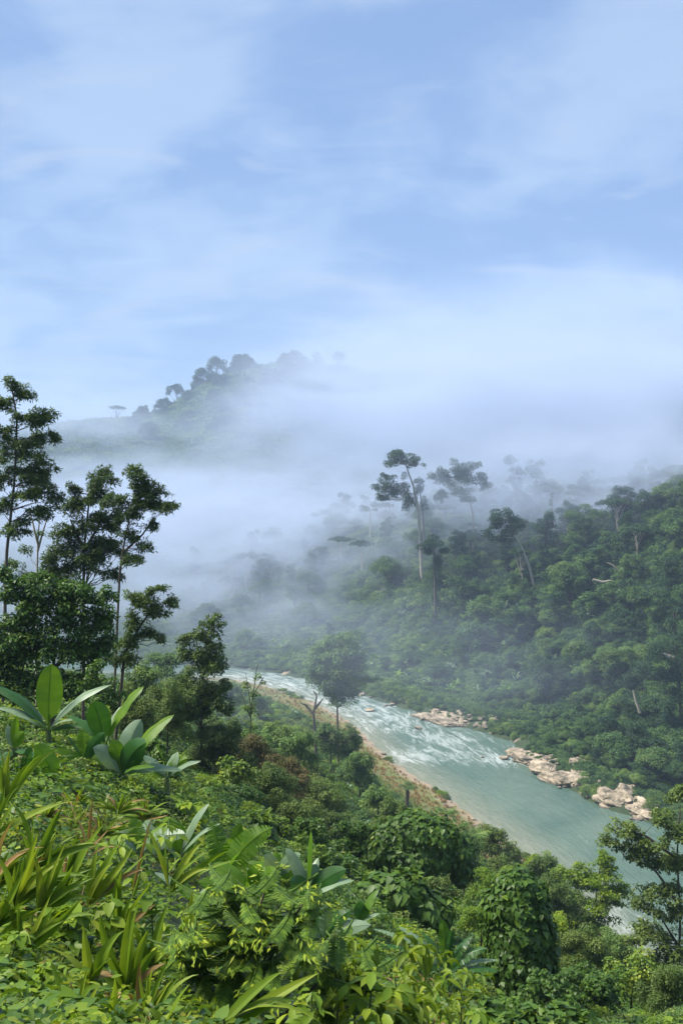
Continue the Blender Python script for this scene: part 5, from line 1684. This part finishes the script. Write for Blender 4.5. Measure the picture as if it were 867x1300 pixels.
for k, (bx, by, d, w, lab) in enumerate([(100, 1022, 20, 46, 'arching pale grass clump below the left banana plants'), (150, 1030, 18, 60, 'arching grass clump under the many leaved banana plant'), (130, 1060, 15, 60, 'drooping grass clump above the dried blade tuft'), (182, 1040, 19, 56, 'drooping grass clump on the slope edge right of the banana plants'),
                                         (60, 1040, 17, 46, 'small grass clump left of the arching pale grass')]):
    tips = []
    for i in range(26):
        a = random.uniform(-1.4, 1.4)
        L = w * random.uniform(.5, .85)
        tips.append((bx + math.sin(a) * L, by - math.cos(a) * L * .8 + 8, random.uniform(2.2, 3.6), 'blade' if random.random() < .85 else 'blade_dry'))
    root = blade_plant(lab, (bx, by), d, tips, name='grass_clump', stem=False, group=None, cat='grass clump')


# ------------------------------------------------------------------ feathery shrub: horizontal sprays with two rows of hanging leaflets
def feather_shrub(label, base_px, d, stems, sprays, sl=.1):
    base = P(*base_px, d); base[2] = min(base[2], H1(base[0], base[1]))
    root = thing('feathery_shrub', label, 'shrub', base)
    wood = Acc(); anchors = []
    for st in stems:
        q = np.array([P(x, y, d) - base for x, y in st]); q[:, 1] += np.cumsum(rng.normal(size=len(q))) * .08
        tt = np.linspace(0, len(q) - 1, 8)
        q = np.stack([np.interp(tt, np.arange(len(q)), q[:, k]) for k in range(3)], 1)
        V, F = tube(q, np.linspace(.025, .008, 8), 6); wood.put(V, F, .5); anchors.append(q)
    add('stem', wood.mesh('stem', M['bark'], True), root)
    A = np.vstack(anchors)
    for (tx, ty, dy) in sprays:
        tip = P(tx, ty, d + dy) - base
        low = A[A[:, 2] < tip[2] + .12]
        if not len(low):
            low = A
        k = np.linalg.norm(low - tip, axis=1).argmin()
        anchor = low[k]
        h = tip - anchor
        h[2] *= .3
        if np.linalg.norm(h) < .05:
            h = np.array([rng.normal(), rng.normal(), 0.0])
        h = unit(h + rng.normal(size=3) * np.array([.15, .15, .05]) * np.linalg.norm(h))
        L = rng.uniform(.42, .75)
        p0 = tip - h * L + np.array([0, 0, rng.uniform(-.02, .06)])
        a = frond_acc(p0, tip, int(9 + L / .034), sl, -.07, .2, .8, (.05, .7))
        V, F = tube(curve_pts(anchor, p0, .05, 4), [.007, .006, .005, .005], 4); a.put(V, F, .2)
        # young pale leaflets at the tip of the spray
        n = 7
        q = tip + rng.normal(size=(n, 3)) * .03
        V, F = leaves(T_LANCE, q, UP + rng.normal(size=q.shape) * .4, (tip - p0) / (np.linalg.norm(tip - p0) + 1e-6) - UP * .8 + rng.normal(size=q.shape) * .35, sl * .8 * rng.uniform(.7, 1.2, n))
        a.put(V, F, rng.uniform(.8, 1, n))
        add('spray', a.mesh('spray', M['feather']), root)


def sprays(cx, cy, rx, ry, n, dep):
    out = []
    for i in range(n):
        a = random.uniform(0, 6.28); f = math.sqrt(random.random())
        out.append((cx + math.cos(a) * f * rx, cy + math.sin(a) * f * ry, random.uniform(-dep, dep)))
    return out


feather_shrub('large feathery shrub with rows of hanging leaflets in the middle foreground', (312, 1345), 8.5,
              [[(312, 1345), (300, 1260), (292, 1190), (286, 1130)], [(305, 1300), (340, 1220), (372, 1160), (392, 1130)], [(305, 1310), (262, 1250), (238, 1200)], [(312, 1330), (380, 1270), (425, 1220)], [(300, 1250), (320, 1180), (340, 1120)]],
              sprays(310, 1205, 105, 85, 120, .8) + [(423, 1150, 0), (398, 1140, -.2), (430, 1168, .1), (395, 1125, 0), (435, 1200, .2), (212, 1205, 0), (206, 1240, -.2), (355, 1098, .1), (330, 1105, 0)])
feather_shrub('smaller feathery shrub with yellow green sprays right of the large one', (430, 1340), 9.5,
              [[(430, 1340), (425, 1270), (418, 1215)], [(428, 1300), (455, 1250), (462, 1220)], [(428, 1310), (400, 1260)]],
              sprays(428, 1255, 50, 50, 46, .6), .11)


# ------------------------------------------------------------------ broad leaved saplings, every leaf its own part
def leaf_protos(template, mat, n, ztw=.6):
    out = []
    for k in range(n):
        v = template[0] * np.array([1, 1, random.uniform(1 - ztw, 1 + ztw * 2)])
        v = v + np.array([0, 0, 1]) * (rng.normal(size=(len(v), 1)) * .02)
        out.append(mesh_tris('leaf', v, template[1], M[mat], np.clip(np.full(len(template[1]), random.uniform(.05, .95)), 0, 1), True))
    return out


T_LONG = (T_OVAL[0] * np.array([.72, 1, 2.2]), T_OVAL[1])
PR_YG = leaf_protos(T_LONG, 'yellowgreen', 7)
PR_FR = leaf_protos(T_OVAL, 'fresh', 6)
PR_HV = leaf_protos(T_HEART, 'fresh', 6)


def sapling(label, base_px, top_px, d, whorls, per, s, protos, name='sapling', spread=.5, droop=.7, group=None, lean=.15):
    base = P(*base_px, d); base[2] = min(base[2], H1(base[0], base[1]) + .0)
    root = thing(name, label, 'plant', base, group)
    top = P(*top_px, d) - base
    st = Acc()
    q = curve_pts((0, 0, -.1), top, 0, 7, .02)
    V, F = tube(q, np.linspace(.016, .006, 7), 6); st.put(V, F, .5)
    Ht = np.linalg.norm(top)
    for w in range(whorls):
        f = 1 - w / whorls * .72
        p = np.array([np.interp(f * 6, np.arange(7), q[:, k]) for k in range(3)])
        for b in range(1 if w == 0 else 3):
            a0 = rng.uniform(0, 6.28)
            p2 = p + np.array([math.cos(a0), math.sin(a0), .45]) * (0 if w == 0 else Ht * .22 * rng.uniform(.6, 1.3) * spread * 2)
            if w:
                V, F = tube(curve_pts(p, p2, -.1, 4), [.006, .005, .004, .003], 4); st.put(V, F, .5)
            for i in range(per if w == 0 else max(3, per * 2 // 3)):
                a = a0 + i * 2.4
                out = np.array([math.cos(a), math.sin(a), 0.0])
                o = bpy.data.objects.new('leaf', random.choice(protos))
                COL.objects.link(o); o.parent = root
                o.matrix_local = leaf_matrix(p2 + out * .015 + rng.normal(size=3) * .015, UP + out * .4 + rng.normal(size=3) * .25, out - UP * droop * rng.uniform(.3, 1.3), s * rng.uniform(.65, 1.2))
    add('stem', st.mesh('stem', M['stem'], True), root)


for i, (bx, by, tx, ty, d, wh, per, s, kind, lab) in enumerate([
    (447, 1330, 450, 1192, 9.5, 5, 8, .19, 'y', 'yellow green sapling with tufts of drooping leaves left of the torn banana leaves'),
    (488, 1330, 512, 1188, 10.5, 5, 8, .2, 'y', 'dark stemmed sapling with star tufts in front of the torn banana leaves'),
    (500, 1345, 502, 1264, 8.5, 4, 9, .2, 'y', 'short sapling with a wide star of leaves below the dark stemmed one'),
    (575, 1340, 590, 1235, 12, 5, 8, .2, 'y', 'sapling with orange tinted young leaves below the torn banana leaves'),
    (430, 1350, 428, 1222, 8.8, 5, 8, .17, 'y', 'bushy yellow sapling beside the smaller feathery shrub'),
    (545, 1345, 552, 1212, 12.5, 5, 7, .18, 'y', 'thin sapling crossing the torn banana leaves'),
    (470, 1345, 470, 1240, 8.2, 5, 8, .17, 'f', 'leafy green sapling at the bottom edge between the yellow saplings'),
    (535, 1350, 530, 1275, 8.6, 4, 8, .18, 'y', 'low sapling with lime leaves at the bottom edge'),
    (600, 1350, 606, 1285, 10, 4, 8, .16, 'f', 'low leafy sapling at the bottom edge before the creeper carpet'),
    (390, 1350, 396, 1262, 7.6, 4, 8, .13, 'f', 'small sapling under the feathery shrub sprays'),
    (20, 1330, 14, 1236, 6.6, 5, 7, .12, 'h', 'pale heart leaved herb at the left edge, lowest left'),
    (55, 1320, 54, 1232, 6.8, 5, 7, .12, 'h', 'pale heart leaved herb beside the three leaved ginger stalk'),
    (10, 1265, 22, 1190, 7.4, 4, 7, .13, 'h', 'heart leaved herb at the left edge under the reed clumps'),
    (85, 1215, 88, 1152, 8.8, 4, 8, .16, 'h', 'herb with large pale heart leaves below the dried blade tuft'),
    (130, 1205, 138, 1148, 9, 4, 7, .14, 'h', 'lime heart leaved climber right of the large pale hearts'),
    (190, 1200, 192, 1146, 9.2, 4, 7, .13, 'h', 'lime heart leaved climber left of the feathery shrub'),
    (75, 1320, 78, 1268, 6.0, 4, 7, .11, 'h', 'low heart leaved herb at the bottom edge'),
    (215, 1118, 215, 1046, 15, 4, 7, .2, 'f', 'leafy herb with a yellowing leaf beside the slope edge grass'),
    (240, 1060, 238, 1020, 22, 4, 8, .24, 'h', 'creeper hump with pale leaves right of the drooping grass clump'),
    (150, 1110, 152, 1060, 13, 4, 7, .16, 'f', 'shaded broad leaved herb behind the dark reed tuft'),
]):
    sapling(lab, (bx, by), (tx, ty), d, wh, per, s, {'y': PR_YG, 'f': PR_FR, 'h': PR_HV}[kind], 'sapling' if kind != 'h' else 'heart_leaved_herb', droop={'y': .9, 'f': .5, 'h': .45}[kind])

# ------------------------------------------------------------------ hillside banana plants across the river, one mesh each
BAN = []
for k in range(4):
    a = Acc()
    for i in range(8):
        an = i * .9 + random.uniform(-.3, .3); e = random.uniform(.25, 1.2)
        p1 = np.array([math.cos(an) * math.cos(e), math.sin(an) * math.cos(e), math.sin(e)]) * random.uniform(2.2, 3.2) + np.array([0, 0, 1.2])
        s_ = strip_leaf((0, 0, 1.1), p1, .75, UP + np.array([math.cos(an), math.sin(an), 0]) * -.3, (0, 0, .35), n=6, tipdrop=.25, tint=random.uniform(.3, .9))
        for V, F, T in zip(s_.V, s_.F, s_.T):
            a.V.append(V); a.F.append(F - F.min() + a.n); a.T.append(T); a.n += len(V)
    V, F = tube(np.array([[0, 0, -.2], [0, 0, .6], [0, 0, 1.3]]), [.16, .13, .1], 6); a.put(V, F, .3)
    BAN.append(a.mesh('banana_plant', M['banana_pale'] if k % 2 else M['banana']))
cnt = 0
while cnt < 85:
    d = random.uniform(285, 480); u = random.uniform(-.08, .26)
    x = u * d
    p2 = np.array([[x, d]])
    if not far_side(p2)[0] or inside(p2, POLY)[0]:
        continue
    b = seg_dist(p2, POLY)[0]
    if b < 12 or b > 105:
        continue
    if u > .17 and random.random() < .7:
        continue
    o = add('banana_plant', random.choice(BAN), None, (x, d, H1(x, d) + random.uniform(.8, 1.8)))
    s = random.uniform(.9, 1.5); o.scale = (s, s, s); o.rotation_euler = (0, 0, random.uniform(0, 6.28))
    tl = landmark_label('star shaped banana plant', o.location)
    tag(o, tl, 'plant', 'banana plants on the slope across the river')
    distinct(tl, o, photo_px(o.location)[1])
    cnt += 1
for px, d, sc in [(345, 268, .9), (300, 300, 1.0), (280, 285, .9), (320, 290, .9), (200, 300, 1.1), (190, 330, 1.0), (372, 262, .8), (260, 310, 1.0), (440, 150, .6), (463, 105, .4), (452, 118, .45)]:
    q = ground_at(px, d)
    o = add('banana_plant', random.choice(BAN), None, q + np.array([0, 0, .2])); o.scale = (sc, sc, sc); o.rotation_euler = (0, 0, random.uniform(0, 6))
    tag(o, 'hazy pale banana plant on the near bank terrace' if d > 200 else 'small pale banana plant among the palms of the middle slope', 'plant', 'banana plants on the terrace' if d > 200 else 'banana plants by the palms')

# ------------------------------------------------------------------ uncountable cover of the near side
SH_NEAR = [proto(shrub_proto(41, 'olive', .13, template=T_OVAL)), proto(shrub_proto(42, 'vine', .13, template=T_HEART)), proto(shrub_proto(43, 'fresh', .12, template=T_OVAL)), proto(shrub_proto(44, 'forest', .11)), proto(shrub_proto(45, 'vine', .12, template=T_HEART))]
n = 7000
d = np.exp(rng.uniform(math.log(26), math.log(330), n)); u = rng.uniform(-.46, .46, n)
x, y = u * d, d
pts = np.stack([x, y], 1)
bk = seg_dist(pts, POLY)
ok = ~far_side(pts) & ~inside(pts, POLY) & (bk > np.where(d > 120, 24, 8))
x, y, d, bk = x[ok], y[ok], d[ok], bk[ok]
scl = (.28 + .0125 * d) * rng.uniform(.6, 1.3, len(d))
scl = np.minimum(scl, 2.2)
scatter('slope_undergrowth', np.stack([x, y, HT(x, y) - .12 * scl], 1), scl, SH_NEAR)


def herb_proto(seed, template, mat, n, s):
    global rng
    keep = rng; rng = np.random.default_rng(seed)
    a = Acc()
    C = rng.normal(size=(n, 3)) * np.array([.38, .38, .0]); C[:, 2] = rng.uniform(.05, .75, n) * (1 - .5 * np.hypot(C[:, 0], C[:, 1]))
    out = unit(C * np.array([1, 1, 0]) + rng.normal(size=(n, 3)) * .2)
    V, F = leaves(template, C, UP + out * .35 + rng.normal(size=C.shape) * .35, out - UP * rng.uniform(.1, .8, (n, 1)), s * rng.uniform(.6, 1.3, n))
    a.put(V, F, rng.uniform(0, 1, n))
    me = a.mesh('herb', M[mat]); rng = keep
    return me


def tuft_proto(seed, mat, n, w, droop):
    global rng
    keep = rng; rng = np.random.default_rng(seed)
    a = Acc()
    for i in range(n):
        an = rng.uniform(0, 6.28); e = rng.uniform(.5, 1.4)
        b = np.array([rng.normal() * .12, rng.normal() * .12, 0])
        p1 = b + np.array([math.cos(an) * math.cos(e), math.sin(an) * math.cos(e), math.sin(e)]) * rng.uniform(.6, 1.1)
        s_ = strip_leaf(b, p1, w, UP + rng.normal(size=3) * .4, (0, 0, .12), n=4, prof='blade', fold=-.2, tipdrop=droop, tint=rng.uniform(0, 1))
        for V, F, T in zip(s_.V, s_.F, s_.T):
            a.V.append(V); a.F.append(F - F.min() + a.n); a.T.append(T); a.n += len(V)
    me = a.mesh('tuft', M[mat]); rng = keep
    return me


HERB = [proto(herb_proto(51, T_OVAL, 'fresh', 70, .2)), proto(herb_proto(52, T_HEART, 'fresh', 48, .18)), proto(herb_proto(53, T_HEART, 'vine', 48, .24)), proto(herb_proto(54, T_OVAL, 'yellowgreen', 60, .18)),
        proto(herb_proto(55, T_LONG, 'dense', 60, .3)), proto(tuft_proto(56, 'blade', 14, .06, .3)), proto(herb_proto(57, T_OVAL, 'olive', 70, .18)), proto(tuft_proto(58, 'grass', 20, .035, .4)), proto(herb_proto(59, T_LONG, 'blade_dry', 16, .2)), proto(tuft_proto(60, 'blade_dry', 9, .03, .5))]
n = 13000
d = np.exp(rng.uniform(math.log(3.6), math.log(50), n)); u = rng.uniform(-.48, .48, n)
x, y = u * d, d
# patches: where one kind of herb crowds out the others, and thin dark places between them
pw = fbm(u * 14 + 3, np.log(d) * 9, 3)
keep = rng.random(n) < np.clip(.5 + 3.6 * pw, .04, 1)
x, y, d, u = x[keep], y[keep], d[keep], u[keep]
kind = np.floor(np.clip((fbm(u * 11 + 31, np.log(d) * 7 + 8, 2) * 1.5 + .5), 0, .999) * 4).astype(int)
jig = rng.random(len(d)) < .25
kind[jig] = rng.integers(0, 4, jig.sum())
scl = (.15 + .0135 * d) * np.exp(np.clip(rng.normal(size=len(d)) * .36, -1, .55))
for k, (nm, pr) in enumerate((('herb_carpet', HERB[0:2]), ('creeper_carpet', [HERB[2], HERB[4]]), ('leafy_weeds', [HERB[3], HERB[0], HERB[6], HERB[3], HERB[8]]), ('grassy_weeds', [HERB[5], HERB[7], HERB[1], HERB[9], HERB[5]]))):
    q = kind == k
    scatter(nm, np.stack([x[q], y[q], HT(x[q], y[q]) - .06 * scl[q]], 1), scl[q], pr, .3)

# grass of the near shore terrace, rust coloured towards the water
n = 26000
d = np.exp(rng.uniform(math.log(130), math.log(400), n)); u = rng.uniform(-.35, .3, n)
pts = np.stack([u * d, d], 1)
bk = seg_dist(pts, POLY)
ok = ~far_side(pts) & ~inside(pts, POLY) & (bk > 1.2 + 2.5 * rng.random(n)) & (bk < 46)
pts, bk, d = pts[ok], bk[ok], d[ok]
red = (bk + rng.normal(size=len(bk)) * 3) < 14.0
G1 = [proto(tuft_proto(61, 'grass', 16, .09, .35)), proto(tuft_proto(62, 'grass', 12, .1, .3))]
G2 = [proto(tuft_proto(63, 'grass_rust', 14, .09, .35))]
for nm, sel, pr in (('terrace_grass', ~red, G1), ('rusty_grass', red, G2)):
    q = pts[sel]
    scatter(nm, np.column_stack([q, HT(q[:, 0], q[:, 1]) - .05]), rng.uniform(.7, 1.5, len(q)) * (.9 if nm[0] == 'r' else 1.1), pr)
# low scrub breaking up the near water line
q = resample(LB, 1400)
q = q[(q[:, 1] > 150) & (np.abs(q[:, 0]) < 120)]
q = np.repeat(q, 2, 0) + np.column_stack([rng.normal(size=2 * len(q)) * 1.2, -rng.uniform(-.3, 6, 2 * len(q))])
q = q[(fbm(q[:, 0] / 9 + 3, q[:, 1] / 9, 2) > .07) & ~inside(q, POLY)]
scatter('shore_scrub', np.column_stack([q, np.maximum(HT(q[:, 0], q[:, 1]), 0) - .1]), rng.uniform(.5, 1.3, len(q)), [SH_NEAR[0], SH_NEAR[2], SH_NEAR[3], G1[0]], .2)

# ------------------------------------------------------------------ air: even haze and banks of drifting fog
def volume_box(name, lo, hi, density, color):
    lo, hi = np.array(lo, float), np.array(hi, float)
    V = np.array([[x, y, z] for x in (lo[0], hi[0]) for y in (lo[1], hi[1]) for z in (lo[2], hi[2])])
    F = np.array([(0, 1, 3, 2), (4, 6, 7, 5), (0, 4, 5, 1), (2, 3, 7, 6), (0, 2, 6, 4), (1, 5, 7, 3)])
    m, nt = newmat(name)
    pv = nd(nt, 'ShaderNodeVolumePrincipled')
    pv.inputs['Color'].default_value = (*color, 1)
    pv.inputs['Density'].default_value = density
    pv.inputs['Anisotropy'].default_value = 0.0
    out = nd(nt, 'ShaderNodeOutputMaterial'); nt.links.new(pv.outputs[0], out.inputs['Volume'])
    o = add(name, mesh_tris(name, V, F, m))
    o['kind'] = 'stuff'
    return o


volume_box('haze', (-9500, -9500, -4), (9500, 9500, 420), 0.00023, (.58, .74, 1.0))


def mist_bank(c, r, density, scale=1.6, thresh=(.38, .68), seed=0.0, color=(.645, .735, .90), step=1.0):
    """soft bank of fog: density falls to nothing at the edge and is broken up by noise"""
    import bmesh
    bm = bmesh.new(); bmesh.ops.create_icosphere(bm, subdivisions=3, radius=1.06)
    V = np.array([v.co[:] for v in bm.verts]); F = np.array([[v.index for v in f.verts] for f in bm.faces]); bm.free()
    m, nt = newmat('mist')
    tcn = nd(nt, 'ShaderNodeTexCoord')
    ln = nd(nt, 'ShaderNodeVectorMath', operation='LENGTH')
    nt.links.new(tcn.outputs['Object'], ln.inputs[0])
    fall = nd(nt, 'ShaderNodeMapRange', interpolation_type='SMOOTHERSTEP')
    fall.inputs['From Min'].default_value = 1.0; fall.inputs['From Max'].default_value = 0.25
    nt.links.new(ln.outputs['Value'], fall.inputs['Value'])
    geo = nd(nt, 'ShaderNodeNewGeometry')
    mp = nd(nt, 'ShaderNodeMapping')
    mp.inputs['Location'].default_value = (seed * 3.1, seed * 1.7, seed)
    k = scale / max(r)
    mp.inputs['Scale'].default_value = (k, k, k * 2.2)
    nt.links.new(geo.outputs['Position'], mp.inputs[0])
    no = nd(nt, 'ShaderNodeTexNoise', Scale=1.0, Detail=4.0, Roughness=0.6, Distortion=0.7)
    nt.links.new(mp.outputs[0], no.inputs['Vector'])
    nr = nd(nt, 'ShaderNodeMapRange', interpolation_type='SMOOTHSTEP')
    nr.inputs['From Min'].default_value = thresh[0]; nr.inputs['From Max'].default_value = thresh[1]
    nt.links.new(no.outputs['Fac'], nr.inputs['Value'])
    den = mth(nt, 'MULTIPLY', mth(nt, 'MULTIPLY', fall.outputs[0], nr.outputs[0]), density)
    pv = nd(nt, 'ShaderNodeVolumePrincipled')
    pv.inputs['Color'].default_value = (*color, 1)
    pv.inputs['Anisotropy'].default_value = 0.0
    nt.links.new(den, pv.inputs['Density'])
    out = nd(nt, 'ShaderNodeOutputMaterial'); nt.links.new(pv.outputs[0], out.inputs['Volume'])
    m.cycles.volume_step_rate = step
    o = add('mist', mesh_tris('mist', V, F, m), None, c)
    o.scale = tuple(r)
    o['kind'] = 'stuff'
    return o


mist_bank(P(720, 525, 690), (360, 170, 74), .024, 4.0, (.34, .62), 1.0)
mist_bank(P(170, 665, 760), (340, 240, 70), .019, 5.0, (.36, .64), 2.0)
mist_bank(P(760, 460, 930), (420, 140, 115), .013, 4.5, (.30, .62), 3.0)
mist_bank(P(580, 585, 980), (330, 120, 54), .012, 5.0, (.38, .66), 4.0)
mist_bank(P(-20, 548, 1150), (300, 150, 74), .013, 4.5, (.34, .62), 5.0)
mist_bank(P(270, 735, 510), (260, 130, 62), .016, 5.5, (.37, .64), 6.0)
mist_bank(P(800, 618, 480), (200, 80, 46), .024, 5.5, (.37, .65), 7.0)
mist_bank(P(510, 462, 1270), (190, 110, 80), .018, 3.5, (.34, .62), 8.0)
mist_bank(P(430, 660, 590), (210, 100, 52), .018, 5.5, (.37, .64), 9.0)
mist_bank(P(300, 590, 1020), (280, 120, 50), .005, 5.0, (.38, .66), 11.0)
mist_bank(P(380, 835, 165), (75, 34, 17), .009, 3.0, (.34, .66), 12.0)
# several of a kind beside the same landmark: tell them apart by height on the slope
ORD = {2: ['upper of two', 'lower of two'], 3: ['upper of three', 'middle of three', 'lower of three'], 4: ['highest of four', 'second from top', 'second from bottom', 'lowest of four']}
for lab, lst in NAMED.items():
    if len(lst) in ORD:
        for (y, o), w in zip(sorted(lst, key=lambda q: q[0]), ORD[len(lst)]):
            full = lab + ', ' + w
            if len(full.split()) > 16:
                for m in (' just', ' well', ' close'):
                    full = full.replace(m, '')
            if len(full.split()) > 16:
                full = full.split(', ')[0] + ', ' + w.split(' of ')[0]
            o['label'] = full
